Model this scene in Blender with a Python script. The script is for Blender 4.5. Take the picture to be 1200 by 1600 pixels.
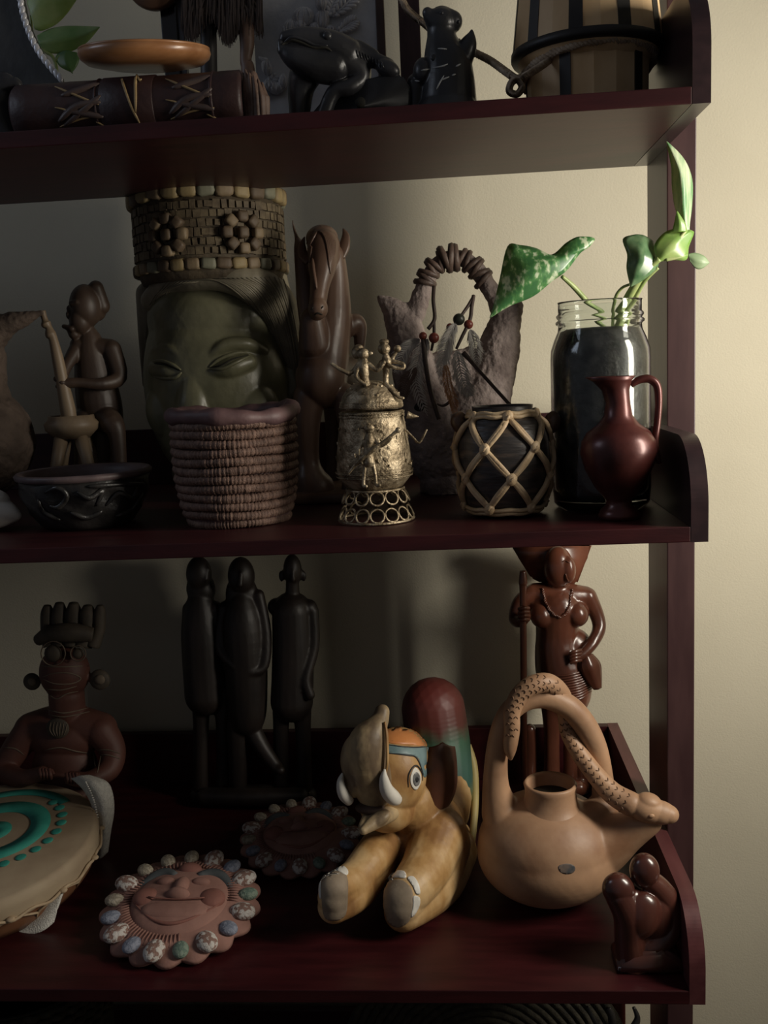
import bpy, bmesh, math, random
import numpy as np
from mathutils import Vector, Matrix, Euler, noise
from mathutils.bvhtree import BVHTree
from mathutils.geometry import delaunay_2d_cdt
random.seed(7)
for o in list(bpy.data.objects): bpy.data.objects.remove(o)
SC = bpy.context.scene; COL = SC.collection
# ------------------------------------------------------------------ camera
FPX = 1500.0
CAMLOC = Vector((.0604, -.8137, .1474)); YAW, PIT, ROL = .0763, .1530, -.0460
_f = Vector((-math.sin(YAW)*math.cos(PIT), math.cos(YAW)*math.cos(PIT), -math.sin(PIT)))
_r = Vector((math.cos(YAW), math.sin(YAW), 0)); _u = _r.cross(_f)
RGT = _r*math.cos(ROL)+_u*math.sin(ROL); UPV = _u*math.cos(ROL)-_r*math.sin(ROL); FWD = _f
cd = bpy.data.cameras.new('camera'); cam = bpy.data.objects.new('camera', cd); COL.objects.link(cam)
m4 = Matrix((RGT, UPV, -FWD)).transposed().to_4x4(); m4.translation = CAMLOC
cam.matrix_world = m4
cd.sensor_fit = 'VERTICAL'; cd.sensor_height = 32; cd.lens = FPX/1600*32; cd.clip_start = .02
SC.camera = cam
# ------------------------------------------------------------------ world, light, exposure
SC.view_settings.view_transform = 'Standard'; SC.view_settings.look = 'None'
SC.view_settings.gamma = 1; SC.view_settings.use_curve_mapping = False
SC.view_settings.exposure = 0.0
w = bpy.data.worlds.new('world'); SC.world = w; w.use_nodes = True
w.node_tree.nodes['Background'].inputs[0].default_value = (.66, .68, .76, 1)
w.node_tree.nodes['Background'].inputs[1].default_value = .085
def area(name, loc, target, sx, sy, power, col):
    l = bpy.data.lights.new(name, 'AREA'); l.shape = 'RECTANGLE'; l.size = sx; l.size_y = sy
    l.energy = power; l.color = col
    o = bpy.data.objects.new(name, l); COL.objects.link(o); o.location = loc
    o.rotation_euler = (Vector(target)-Vector(loc)).to_track_quat('-Z', 'Y').to_euler(); return o
# daylight of the window in the right-hand wall, and a cool fill lamp added at the left for the top shelf
area('window_daylight', (.76, -.15, .22), (.1, .30, .12), .15, .52, 7.6, (1, .925, .80))
area('left_fill', (-1.15, -.25, .80), (0, .3, .42), .5, .4, 1.3, (.72, .82, 1))
# ------------------------------------------------------------------ pixel <-> world helpers
def ray(u, v): return FWD+RGT*((u-600)/FPX)+UPV*((800-v)/FPX)
def W(u, v, Y):
    d = ray(u, v); return CAMLOC+d*((Y-CAMLOC.y)/d.y)
def G(u, v, Z):
    d = ray(u, v); return CAMLOC+d*((Z-CAMLOC.z)/d.z)
def S(Y): return (Y-CAMLOC.y)*FWD.y/FPX
class Fr:
    """tracing frame: u, v in picture pixels, d depth in pixels behind plane Y"""
    def __init__(s, Y): s.Y = Y; s.s = S(Y)
    def __call__(s, u, v, d=0): return W(u, v, s.Y+d*s.s)
ZT, ZM, ZB, ZL, TH = .3523, 0., -.43, -.86, .0134
# ------------------------------------------------------------------ materials
def node_mat(name):
    m = bpy.data.materials.new(name); m.use_nodes = True; nt = m.node_tree
    return m, nt, nt.nodes['Principled BSDF']
def M(name, c1, c2=None, rough=.6, scale=60, stretch=(1,1,1), metal=0, bump=0, bscale=None, coat=0, lo=.35, hi=.65, detail=8, c3=None, trans=0):
    m, nt, p = node_mat(name); N = nt.nodes; L = nt.links
    tc = N.new('ShaderNodeTexCoord'); mp = N.new('ShaderNodeMapping'); L.new(tc.outputs['Object'], mp.inputs[0])
    mp.inputs['Scale'].default_value = stretch
    if c2 is not None:
        no = N.new('ShaderNodeTexNoise'); no.inputs['Scale'].default_value = scale; no.inputs['Detail'].default_value = detail
        L.new(mp.outputs[0], no.inputs['Vector'])
        r = N.new('ShaderNodeValToRGB'); L.new(no.outputs[0], r.inputs[0]); L.new(r.outputs[0], p.inputs['Base Color'])
        r.color_ramp.elements[0].position = lo; r.color_ramp.elements[1].position = hi
        r.color_ramp.elements[0].color = (*c1, 1); r.color_ramp.elements[1].color = (*c2, 1)
        if c3: e = r.color_ramp.elements.new((lo+hi)/2); e.color = (*c3, 1)
    else: p.inputs['Base Color'].default_value = (*c1, 1)
    p.inputs['Roughness'].default_value = rough; p.inputs['Metallic'].default_value = metal
    p.inputs['Coat Weight'].default_value = coat; p.inputs['Coat Roughness'].default_value = .2
    if trans:
        p.inputs['Subsurface Weight'].default_value = trans; p.inputs['Subsurface Radius'].default_value = (.01, .01, .004); p.inputs['Subsurface Scale'].default_value = .4
    if bump:
        n2 = N.new('ShaderNodeTexNoise'); n2.inputs['Scale'].default_value = bscale or scale*3; n2.inputs['Detail'].default_value = 5
        L.new(mp.outputs[0], n2.inputs['Vector'])
        b = N.new('ShaderNodeBump'); b.inputs['Strength'].default_value = min(1, bump); b.inputs['Distance'].default_value = .001*max(1, bump)
        L.new(n2.outputs[0], b.inputs['Height']); L.new(b.outputs[0], p.inputs['Normal'])
    return m
def gradM(name, stops, rough=.5, axis=2, bump=.2):
    m, nt, p = node_mat(name); N = nt.nodes; L = nt.links
    tc = N.new('ShaderNodeTexCoord'); sx = N.new('ShaderNodeSeparateXYZ'); L.new(tc.outputs['Generated'], sx.inputs[0])
    no = N.new('ShaderNodeTexNoise'); no.inputs['Scale'].default_value = 4; L.new(tc.outputs['Generated'], no.inputs['Vector'])
    ma = N.new('ShaderNodeMath'); ma.operation = 'MULTIPLY_ADD'; L.new(no.outputs[0], ma.inputs[0]); ma.inputs[1].default_value = .18; L.new(sx.outputs[axis], ma.inputs[2])
    r = N.new('ShaderNodeValToRGB'); L.new(ma.outputs[0], r.inputs[0]); L.new(r.outputs[0], p.inputs['Base Color'])
    e = r.color_ramp.elements
    e[0].position, e[0].color = stops[0][0], (*stops[0][1], 1); e[1].position, e[1].color = stops[-1][0], (*stops[-1][1], 1)
    for q, c in stops[1:-1]: k = e.new(q); k.color = (*c, 1)
    p.inputs['Roughness'].default_value = rough; return m
shelfwood = M('mahogany_stain', (.028,.0032,.0045), (.046,.006,.0075), .42, 14, (1,6,6), bump=.12, bscale=120)
sideblack = M('mahogany_edge', (.022,.011,.013), (.035,.017,.019), .36, 14, (6,1,6), coat=.2)
postm = M('mahogany_post', (.042,.018,.019), (.06,.028,.028), .42, 14, (6,6,1), coat=.1)
redrail = M('mahogany_red_rail', (.075,.02,.022), (.11,.034,.035), .4, 14, (6,1,6))
wallm = M('cream_plaster', (.61,.565,.44), (.65,.605,.475), .85, 6, bump=.45, bscale=420)
# ------------------------------------------------------------------ mesh helpers
ORG = {}
def newbm(): return bmesh.new()
def finish(name, bm, mat, parent=None, smooth=True, org=None):
    if isinstance(bm, bpy.types.Mesh): me = bm
    else:
        bmesh.ops.recalc_face_normals(bm, faces=bm.faces[:]) if len(bm.faces) < 60000 else None
        me = bpy.data.meshes.new(name); bm.to_mesh(me); bm.free()
    o0 = org if org is not None else (ORG[parent.name] if parent else Vector((0,0,0)))
    me.transform(Matrix.Translation(-o0))
    o = bpy.data.objects.new(name, me); COL.objects.link(o)
    me.materials.clear(); me.materials.append(mat)
    if smooth: me.polygons.foreach_set('use_smooth', [True]*len(me.polygons))
    ORG[o.name] = o0
    if parent: o.parent = parent
    else: o.location = o0
    return o
part = finish
def tag(o, label, cat, group=None, kind=None):
    if label: o['label'] = label
    if cat: o['category'] = cat
    if group: o['group'] = group
    if kind: o['kind'] = kind
    return o
def thing(name, label, cat, loc, group=None):
    o = bpy.data.objects.new(name, None); COL.objects.link(o); o.location = loc; o.empty_display_size = .02
    ORG[o.name] = Vector(loc); return tag(o, label, cat, group)
def struct(name, bm, mat, smooth=False):
    o = finish(name, bm, mat, smooth=smooth); o['kind'] = 'structure'; return o
def box(bm, a, b, bev=0):
    a, b = Vector(a), Vector(b); c = (a+b)/2; s = b-a
    r = bmesh.ops.create_cube(bm, size=1, matrix=Matrix.Translation(c) @ Matrix.Diagonal((*s, 1)))
    if bev:
        es = list({e for v in r['verts'] for e in v.link_edges}); bmesh.ops.bevel(bm, geom=es, offset=bev, segments=2, affect='EDGES', profile=.6)
    return bm
def ball(bm, c, r, sub=2, rot=None):
    if not hasattr(r, '__len__'): r = (r, r, r)
    mt = Matrix.Translation(c)
    if rot is not None: mt = mt @ rot.to_4x4()
    bmesh.ops.create_icosphere(bm, subdivisions=sub, radius=1, matrix=mt @ Matrix.Diagonal((*r, 1)))
def frames(pts, closed=False):
    n = len(pts); T = []
    for i in range(n):
        a = pts[i-1] if (i or closed) else pts[i]; b = pts[(i+1) % n] if (i < n-1 or closed) else pts[i]
        t = (b-a); T.append(t.normalized() if t.length > 1e-9 else Vector((0,0,1)))
    up = Vector((0,-1,0)) if abs(T[0].y) < .9 else Vector((0,0,1))
    nn = (up-T[0]*up.dot(T[0])).normalized(); R = []
    for t in T:
        nn = nn-t*nn.dot(t)
        nn = nn.normalized() if nn.length > 1e-9 else Vector((1,0,0))
        R.append((nn.copy(), t.cross(nn)))
    return R
def tube(bm, pts, r, seg=8, closed=False, flat=1., cap=True, mod=None):
    pts = [Vector(p) for p in pts]; R = frames(pts, closed); n = len(pts); rings = []
    for i, p in enumerate(pts):
        rr = r[i] if hasattr(r, '__len__') else r
        if mod: rr *= mod(i)
        a, b = R[i]
        rings.append([bm.verts.new(p+(a*math.cos(6.28318*k/seg)*flat+b*math.sin(6.28318*k/seg))*rr) for k in range(seg)])
    for i in range(n if closed else n-1):
        A, B = rings[i], rings[(i+1) % n]
        for k in range(seg): bm.faces.new((A[k], A[(k+1) % seg], B[(k+1) % seg], B[k]))
    if cap and not closed and n > 1:
        bm.faces.new(rings[0][::-1]); bm.faces.new(rings[-1])
def spline(P, n=6, closed=False):
    """Catmull-Rom through tuples/vectors of any length"""
    P = [tuple(p) for p in P]; m = len(P); out = []
    def g(i): return P[i % m] if closed else P[max(0, min(m-1, i))]
    for i in range(m if closed else m-1):
        p0, p1, p2, p3 = g(i-1), g(i), g(i+1), g(i+2)
        for k in range(n):
            t = k/n
            out.append(tuple(.5*((2*b)+(c-a)*t+(2*a-5*b+4*c-d)*t*t+(3*b-a-3*c+d)*t**3) for a, b, c, d in zip(p0, p1, p2, p3)))
    if not closed: out.append(P[-1])
    return out
def stube(bm, F, P, seg=8, n=6, flat=1., closed=False):
    """smooth tube through (u, v, d, r) pixel points"""
    Q = spline(P, n, closed); tube(bm, [F(*q[:3]) for q in Q], [max(.05, q[3])*F.s for q in Q], seg, closed, flat)
def rope(bm, pts, r, strands=2, turns=10, seg=5):
    pts = [Vector(p) for p in pts]; R = frames(pts); n = len(pts)
    for s in range(strands):
        q = []
        for i, p in enumerate(pts):
            a = 6.28318*(turns*i/(n-1)+s/strands); q.append(p+(R[i][0]*math.cos(a)+R[i][1]*math.sin(a))*r*.68)
        tube(bm, q, r*.52, seg)
def lathe(bm, C, prof, seg=48, axis=None, sx=1., off=None, mod=None, closed=True):
    """prof: (r, z) in metres from C; runs outer surface then inner surface"""
    rings = []; A = axis or Matrix.Identity(3)
    for i, (r, z) in enumerate(prof):
        o = off(z) if off else (0, 0, 1)
        if r < 1e-6: rings.append([bm.verts.new(Vector(C)+A @ Vector((o[0], o[1], z)))]); continue
        rg = []
        for k in range(seg):
            a = 6.28318530718*k/seg; q = r*(mod(a, z) if mod else 1)
            rg.append(bm.verts.new(Vector(C)+A @ Vector((q*math.cos(a)*sx*o[2]+o[0], q*math.sin(a)+o[1], z))))
        rings.append(rg)
    for A_, B_ in zip(rings, rings[1:]):
        if len(A_) == 1 and len(B_) == 1: continue
        for k in range(seg):
            k2 = (k+1) % seg
            if len(A_) == 1: bm.faces.new((A_[0], B_[k2], B_[k]))
            elif len(B_) == 1: bm.faces.new((A_[k], A_[k2], B_[0]))
            else: bm.faces.new((A_[k], A_[k2], B_[k2], B_[k]))
def prism(bm, P, Y, th, F=None, lean=0):
    """outline (u, v) in the plane Y, thickness th (m) going back"""
    a = [bm.verts.new(W(u, v, Y)) for u, v in P]; b = [bm.verts.new(W(u, v, Y)+Vector((0, th, 0))) for u, v in P]
    fa = bm.faces.new(a); bm.faces.new(b[::-1]); n = len(P)
    for i in range(n): bm.faces.new((a[i], b[i], b[(i+1) % n], a[(i+1) % n]))
    return bm
def evaluated(bm, mods):
    if isinstance(bm, bpy.types.Mesh): me = bm
    else: me = bpy.data.meshes.new('tmp'); bm.to_mesh(me); bm.free()
    o = bpy.data.objects.new('tmp', me); COL.objects.link(o)
    for t, kw in mods:
        md = o.modifiers.new(t, t)
        for k, v in kw.items(): setattr(md, k, v)
    dg = bpy.context.evaluated_depsgraph_get(); dg.update()
    r = bpy.data.meshes.new_from_object(o.evaluated_get(dg)); bpy.data.objects.remove(o); bpy.data.meshes.remove(me)
    return r
def _unit(sub):
    bm = newbm(); bmesh.ops.create_icosphere(bm, subdivisions=sub, radius=1)
    v = np.array([x.co[:] for x in bm.verts]); f = np.array([[q.index for q in p.verts] for p in bm.faces]); bm.free(); return v, f
_US = {k: _unit(k) for k in (2, 3, 4)}
def blobmesh(F, chains=(), ells=(), vox=1.6, sm=4, extra=None):
    s = F.s; VV = []; FF = []; off = 0
    def add(c, r3, R, sub):
        nonlocal off
        v, f = _US[sub]; v = v*np.array(r3)
        if R is not None: v = v @ np.array(R).T
        VV.append(v+np.array(c[:])); FF.append(f+off); off += len(v)
    for ch in chains:
        if len(ch) > 2: ch = spline(ch, 4)
        out = [ch[0]]
        for a, b in zip(ch, ch[1:]):
            m_ = min(60, int(math.dist(a[:3], b[:3])/max(1.0, .16*min(a[3], b[3]))))
            out += [tuple(x+(y-x)*i/(m_+1) for x, y in zip(a, b)) for i in range(1, m_+1)]+[b]
        for u, v, d, r in out:
            r = max(r, .3)*s; add(F(u, v, d), (r, r, r), None, 2 if r < 8*s else 3)
    for e in ells:
        u, v, d, ru, rv, rd = e[:6]; a = math.radians(e[6]) if len(e) > 6 else 0
        add(F(u, v, d), (ru*s, rd*s, rv*s), Euler((0, a, 0)).to_matrix(), 4)
    V = np.concatenate(VV); Fc_ = np.concatenate(FF); me = bpy.data.meshes.new('tmp')
    me.vertices.add(len(V)); me.vertices.foreach_set('co', V.ravel()); n = len(Fc_)
    me.loops.add(3*n); me.loops.foreach_set('vertex_index', Fc_.ravel()); me.polygons.add(n)
    me.polygons.foreach_set('loop_start', np.arange(0, 3*n, 3)); me.update(calc_edges=True)
    return evaluated(me, [('REMESH', dict(mode='VOXEL', voxel_size=vox*s, use_smooth_shade=True)), ('SMOOTH', dict(factor=.5, iterations=sm))])
def blob(name, F, mat, parent, chains=(), ells=(), vox=1.6, sm=4, extra=None, disp=None, org=None):
    me = blobmesh(F, chains, ells, vox, sm, extra)
    zf = ORG[parent.name].z+.0003
    for v in me.vertices:
        if v.co.z < zf: v.co.z = zf      # flat underside where it stands on its board
    if disp:
        me.update(); nr = [v.normal.copy() for v in me.vertices]
        for v, n in zip(me.vertices, nr): v.co += n*disp(v.co)*F.s
    return finish(name, me, mat, parent, org=org)
def bvh(o):
    og = ORG[o.name]; me = o.data
    return BVHTree.FromPolygons([v.co+og for v in me.vertices], [tuple(p.vertices) for p in me.polygons])
def hit(T, u, v, Yg=None):
    d = ray(u, v).normalized(); p, n, i, _ = T.ray_cast(CAMLOC, d)
    if p is None:
        g = CAMLOC+d*((Yg-CAMLOC.y)/d.y); p, n, i, _ = T.find_nearest(g)
        if p is None: return None
    if n.dot(d) > 0: n = -n
    return p, n
def line_on(bm, T, P, r, Yg, seg=6, n=5, lift=.3, flat=1.):
    """a thin moulded line lying on a surface; P: (u, v) pixels, r metres or list"""
    Q = spline(P, n) if n > 1 else P; pts = []
    for q in Q:
        p, nn = hit(T, q[0], q[1], Yg); pts.append(p+nn*(r*lift))
    tube(bm, pts, [r*min(1, .35+3*min(i, len(pts)-1-i)/len(pts)) for i in range(len(pts))], seg, flat=flat)
def inside(x, y, P):
    c = False; j = len(P)-1
    for i in range(len(P)):
        if (P[i][1] > y) != (P[j][1] > y) and x < (P[j][0]-P[i][0])*(y-P[i][1])/(P[j][1]-P[i][1])+P[i][0]: c = not c
        j = i
    return c
def patch(name, target, P, mat, Yg, px=3, h=.0006, smooth=3, parent=None, T=None):
    """a thin raised field of paint, skin or shell lying on the surface of target"""
    T = T or bvh(target); Q = spline(P, smooth, True) if smooth > 1 else P
    vs = [Vector(q[:2]) for q in Q]; n = len(vs); x0 = min(q[0] for q in Q); x1 = max(q[0] for q in Q); y0 = min(q[1] for q in Q); y1 = max(q[1] for q in Q)
    x = x0+px/2
    while x < x1:
        y = y0+px/2
        while y < y1:
            if inside(x, y, Q): vs.append(Vector((x, y)))
            y += px
        x += px
    vo, eo, fo, _, _, _ = delaunay_2d_cdt(vs, [(i, (i+1) % n) for i in range(n)], [], 1, 1e-4)
    bm = newbm(); top = []; bot = []
    for q in vo:
        p, nn = hit(T, q.x, q.y, Yg); top.append(bm.verts.new(p+nn*h)); bot.append(bm.verts.new(p-nn*h))
    cnt = {}
    for f in fo:
        for a, b in zip(f, f[1:]+f[:1]): cnt.setdefault((min(a, b), max(a, b)), []).append((a, b))
        bm.faces.new([top[i] for i in f])
        bm.faces.new([bot[i] for i in f][::-1])
    for k, v in cnt.items():
        if len(v) == 1:
            a, b = v[0]
            try: bm.faces.new((top[b], top[a], bot[a], bot[b]))
            except ValueError: pass
    return finish(name, bm, mat, parent or target)
def leafsheet(F, rows, n=5, th=.0006, cols=4, bow=0):
    """rows: (L, M, R) triples of (u, v, d) from tip to base"""
    A = [spline([tuple(r[k]) if len(r[k]) > 2 else (*r[k], 0) for r in rows], n) for k in range(3)]
    bm = newbm(); G_ = []
    for l, m, r in zip(*A):
        l, m, r = F(*l), F(*m), F(*r); row = []
        for k in range(-cols, cols+1):
            t = abs(k)/cols; e = l if k < 0 else r; row.append(bm.verts.new(m.lerp(e, t)+Vector((0, -bow*F.s*math.sin(t*math.pi), 0))))
        G_.append(row)
    for a, b in zip(G_, G_[1:]):
        for k in range(len(a)-1): bm.faces.new((a[k], a[k+1], b[k+1], b[k]))
    bmesh.ops.remove_doubles(bm, verts=bm.verts[:], dist=1e-5)
    return evaluated(bm, [('SOLIDIFY', dict(thickness=th, offset=0))])
def hairs(bm, roots, r, seg=3):
    """roots: list of point lists, each a tapering flat strand"""
    for P in roots:
        n = len(P); side = Vector((1, 0, 0)) if abs((P[-1]-P[0]).normalized().x) < .8 else Vector((0, 0, 1)); pr = None
        for i, p in enumerate(P):
            q = r*(1-i/(n-1)*.85); a, b = bm.verts.new(p-side*q), bm.verts.new(p+side*q)
            if pr: bm.faces.new((pr[0], pr[1], b, a))
            pr = (a, b)
def copy_tree(o, parent=None):
    c = o.copy(); COL.objects.link(c); c.parent = parent
    for ch in [x for x in bpy.data.objects if x.parent == o]: copy_tree(ch, c)
    return c
# ================================================================== SETTING
WY = .485; FZ = -1.3
bm = newbm(); box(bm, (-2.2, WY, FZ), (2.0, WY+.1, 1.5)); struct('wall_back', bm, wallm)
bm = newbm(); box(bm, (-2.2, -3.2, FZ-.1), (2.0, WY+.1, FZ)); struct('floor', bm, M('floor_tile', (.10,.07,.05), (.12,.09,.065), .5, 8))
# right-hand wall with the window that lights the scene
WX = .80; y0, y1, z0, z1 = -.25, -.05, -.06, .50
bm = newbm()
box(bm, (WX, -3.2, FZ), (WX+.12, y0, 1.5)); box(bm, (WX, y1, FZ), (WX+.12, WY, 1.5))
box(bm, (WX, y0, FZ), (WX+.12, y1, z0)); box(bm, (WX, y0, z1), (WX+.12, y1, 1.5)); struct('wall_right', bm, wallm)
wf = M('window_frame_paint', (.7,.68,.62), rough=.5); bm = newbm()
for a, b in (((y0,z0),(y0+.03,z1)), ((y1-.03,z0),(y1,z1)), ((y0,z0),(y1,z0+.03)), ((y0,z1-.03),(y1,z1))):
    box(bm, (WX+.03, a[0], a[1]), (WX+.09, b[0], b[1]), .003)
struct('window_1', bm, wf)
# ================================================================== SHELF UNIT
sh = thing('display_shelf', 'dark mahogany open shelf unit with rounded side guards standing before a cream wall', 'shelf', (0, .2, FZ))
XG, XI, TG, PY0, PY1, XR, DB, DT = .2714, .2568, .0146, .158, .2525, .2992, .467, .248
XL = -.80
for Z, D in ((ZT, DT), (ZM, DB), (ZB, DB), (ZL, DB)):
    bm = newbm(); box(bm, (XL, 0, Z-TH), (XI, D, Z), .0009); part('shelf_board', bm, shelfwood, sh, False)
HG = .0744
def guard(X0, X1, Z, D, h, R):
    """side guard: straight top, quarter-round front"""
    P = [(0, Z-TH)]; 
    for k in range(25):
        a = k/24*math.pi/2; P.append((R-R*math.cos(a)*1. if True else 0, Z+h-R*1.15+R*1.15*math.sin(a)))
    P += [(D, Z+h), (D, Z-TH)]
    bm = newbm(); A = [bm.verts.new((X0, y, z)) for y, z in P]; B = [bm.verts.new((X1, y, z)) for y, z in P]
    bm.faces.new(A); bm.faces.new(B[::-1])
    for i in range(len(P)): bm.faces.new((A[i], B[i], B[(i+1) % len(P)], A[(i+1) % len(P)]))
    return bm
for Z, D in ((ZT, DT), (ZM, DB), (ZB, DB), (ZL, DB)):
    for X0 in (XI, XL-TG):
        part('side_guard', guard(X0+.0002, X0+TG, Z, D, HG+(.012 if Z == ZT else 0), .05), redrail if Z == ZB else sideblack, sh, False)
    bm = newbm(); box(bm, (XL, D-.012, Z), (XI, D, Z+HG*(1 if Z != ZT else .35)), .0008); part('back_rail', bm, shelfwood, sh, False)
for X0, X1 in ((XG, XR), (XL-TG-.028, XL-TG)):
    bm = newbm(); box(bm, (X0+.0002, PY0, FZ), (X1, PY1, 1.0), .0012); part('post', bm, postm, sh, False)
# ================================================================== MIDDLE SHELF
# --- big green head planter
F = Fr(.31)
stone = M('green_glazed_clay', (.135,.13,.075), (.24,.23,.14), .42, 22, bump=.5, bscale=120, coat=.15)
hairm = M('carved_hair', (.19,.165,.115), (.30,.265,.19), .5, 30, bump=.4, bscale=200)
crownm = M('crown_clay', (.06,.045,.03), (.12,.09,.055), .75, 60, bump=1, bscale=150)
hd = thing('head_planter', 'tall green clay head planter with closed eyes and pebble mosaic crown behind the basket', 'planter', W(345, 778, .31))
face = blob('face', F, stone, hd, ells=[(343,600,6,119,178,112), (340,500,6,110,90,100), (345,735,10,78,50,80), (262,640,-52,34,46,30), (395,645,-58,42,50,34)],
   chains=[[(308,565,-78,20),(306,600,-80,27),(304,636,-88,30),(303,655,-86,31)], [(245,548,-60,9),(266,545,-82,9),(285,556,-90,8)], [(325,560,-93,8),(352,540,-94,10),(385,537,-82,10),(412,548,-58,8)],
   [(243,577,-66,12),(262,580,-83,13),(280,584,-88,10)], [(333,582,-96,10),(360,574,-96,15),(388,566,-82,12)], [(455,580,-12,10),(461,604,-10,11),(452,620,-12,7)],
   [(290,668,-108,9),(320,668,-108,9)], [(350,700,-20,76),(346,772,-10,62)]], vox=2, sm=6)
T = bvh(face)
for nm, P in (('upper_eyelid', [(327,574),(340,564),(356,556),(375,551),(390,555)]), ('upper_eyelid', [(240,565),(252,564),(268,569),(283,578)]),
              ('lower_eyelid', [(328,577),(348,576),(368,567),(390,557)]), ('lower_eyelid', [(242,588),(258,591),(274,590),(284,582)])):
    bm = newbm(); line_on(bm, T, P, .0022, .24); part(nm, bm, stone, face)
slit = M('groove_shade', (.02,.018,.012), rough=.8)  # near-black colour stands in for the shade inside cut lines and openings
for P in ([(329,574),(345,571),(365,561),(388,555)], [(241,568),(258,570),(272,575),(283,580)]):
    bm = newbm(); line_on(bm, T, P, .0010, .24, lift=.1); part('eye_slit', bm, slit, face)
hr = blob('hair', F, hairm, hd, chains=[[(238,470,-30,18),(262,444,-58,18),(300,436,-84,18),(345,434,-90,20),(390,442,-80,28),(428,470,-44,31),(450,520,-20,24),(463,575,-4,15),(469,630,8,9),(470,690,12,6)],
   [(232,460,10,20),(228,530,20,12),(230,600,30,8)], [(400,440,14,50),(436,500,30,30)]], vox=2.2, sm=5)
Th = bvh(hr); bm = newbm()
for i in range(26):
    t = i/25; P = [(262+t*180, 432+6*(1-t)), (330+t*118, 436+18*t), (372+t*82, 458+22*t), (402+t*60, 492+26*t), (424+t*44, 536+26*t), (444+t*25, 580+24*t), (458+t*10, 620)]
    P = [(u+random.uniform(-1,1), v) for u, v in P]
    line_on(bm, Th, P, .0011+.0004*random.random(), .24, seg=4, n=4, lift=.2)
for i in range(9): line_on(bm, Th, [(228+i*4, 530-i*6), (234+i*4, 475-i*3), (262+i*6, 440)], .001, .26, seg=4, n=3, lift=.2)
o = part('hair_strands', bm, hairm, hr); o['kind'] = 'stuff'
C = W(332, 430, .30); s = F.s; C.y += 0
zt = (W(332, 306, .30)-C).z; R0, R1 = 113*s, 112*s
bm = newbm(); lathe(bm, C, [(0,-.01),(R1*.95,-.01),(R1,0),(R1*1.0,zt*.5),(R0,zt),(R0*.86,zt),(R0*.84,zt-.03),(0,zt-.03)], 64); crown = part('crown', bm, crownm, hd)
peb = [M('pebble_'+n, a, b, .6, 40, bump=.5) for n, a, b in (('ochre',(.22,.155,.07),(.34,.26,.13)),('tan',(.15,.105,.06),(.25,.185,.11)),('sage',(.13,.13,.09),(.22,.215,.15)),('brown',(.07,.048,.03),(.13,.09,.055)))]
def pebble_mesh(seed, w, h, t):
    rr = random.Random(seed); bm = newbm(); bmesh.ops.create_cube(bm, size=1)
    bmesh.ops.bevel(bm, geom=bm.edges[:], offset=.26, segments=2, affect='EDGES', profile=.55)
    for v in bm.verts: v.co = Vector((v.co.x*w*(1+.12*rr.uniform(-1,1)), v.co.y*t, v.co.z*h*(1+.1*rr.uniform(-1,1))))
    me = bpy.data.meshes.new('pebble'); bm.to_mesh(me); bm.free(); me.polygons.foreach_set('use_smooth', [True]*len(me.polygons)); return me
def place(name, me, mat, parent, loc, rot):
    o = bpy.data.objects.new(name, me)
    o.location = loc-ORG[parent.name]; o.rotation_euler = rot; o.parent = parent; COL.objects.link(o)
    if not me.materials: me.materials.append(mat)
    o.material_slots[0].link = 'OBJECT'; o.material_slots[0].material = mat; return o
pm = [pebble_mesh(k, .019, .0165, .011) for k in range(5)]; pm2 = [pebble_mesh(k+9, .0165, .012, .009) for k in range(5)]
def ringpt(R, a, z): return C+Vector((R*math.cos(a), R*math.sin(a), z))
for k in range(28):
    a = k/28*6.28318; place('pebble', pm[k % 5], peb[(k*7) % 4 if k % 3 else 0], crown, ringpt(R0+.001, a, zt-.006+.002*random.uniform(-1,1)), (0, random.uniform(-.12,.12), a+math.pi/2))
for k in range(32):
    a = k/32*6.28318; place('pebble', pm2[k % 5], peb[(k*5+1) % 4], crown, ringpt(R1+.001, a, .0045), (0, random.uniform(-.1,.1), a+math.pi/2))
bm = newbm()
for r_ in range(6):
    for k in range(64):
        a = (k+.5*(r_ % 2))/64*6.28318; z = .018+r_*.0095
        if z > zt-.018: continue
        p = ringpt(R1+.0005, a, z); mt = Matrix.Translation(p) @ Euler((0, random.uniform(-.1,.1), a+math.pi/2)).to_matrix().to_4x4() @ Matrix.Diagonal((.0085*random.uniform(.6,1.05), .003+.0025*random.random(), .0088*random.uniform(.7,1.05), 1))
        bmesh.ops.create_cube(bm, size=1, matrix=mt)
o = part('mosaic_tiles', bm, M('mosaic_clay', (.09,.065,.04), (.17,.13,.075), .7, 90, bump=.5), crown, False); o['kind'] = 'stuff'
pf = pebble_mesh(33, .0115, .0125, .010)
for (au, av) in ((400,366),(300,372)):
    cx = (au-332)/113; a0 = -math.acos(max(-1, min(1, cx))); zc = (W(au, av, .22)-C).z+.004
    for k in range(9):
        b = k/8*6.28318; rr = 0 if k == 8 else .0165
        a = a0+rr*math.cos(b)/R1; p = ringpt(R1+.006, a, zc+rr*math.sin(b)); place('pebble', pf, peb[3 if k % 3 else 1], crown, p, (0, b, a+math.pi/2))
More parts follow.
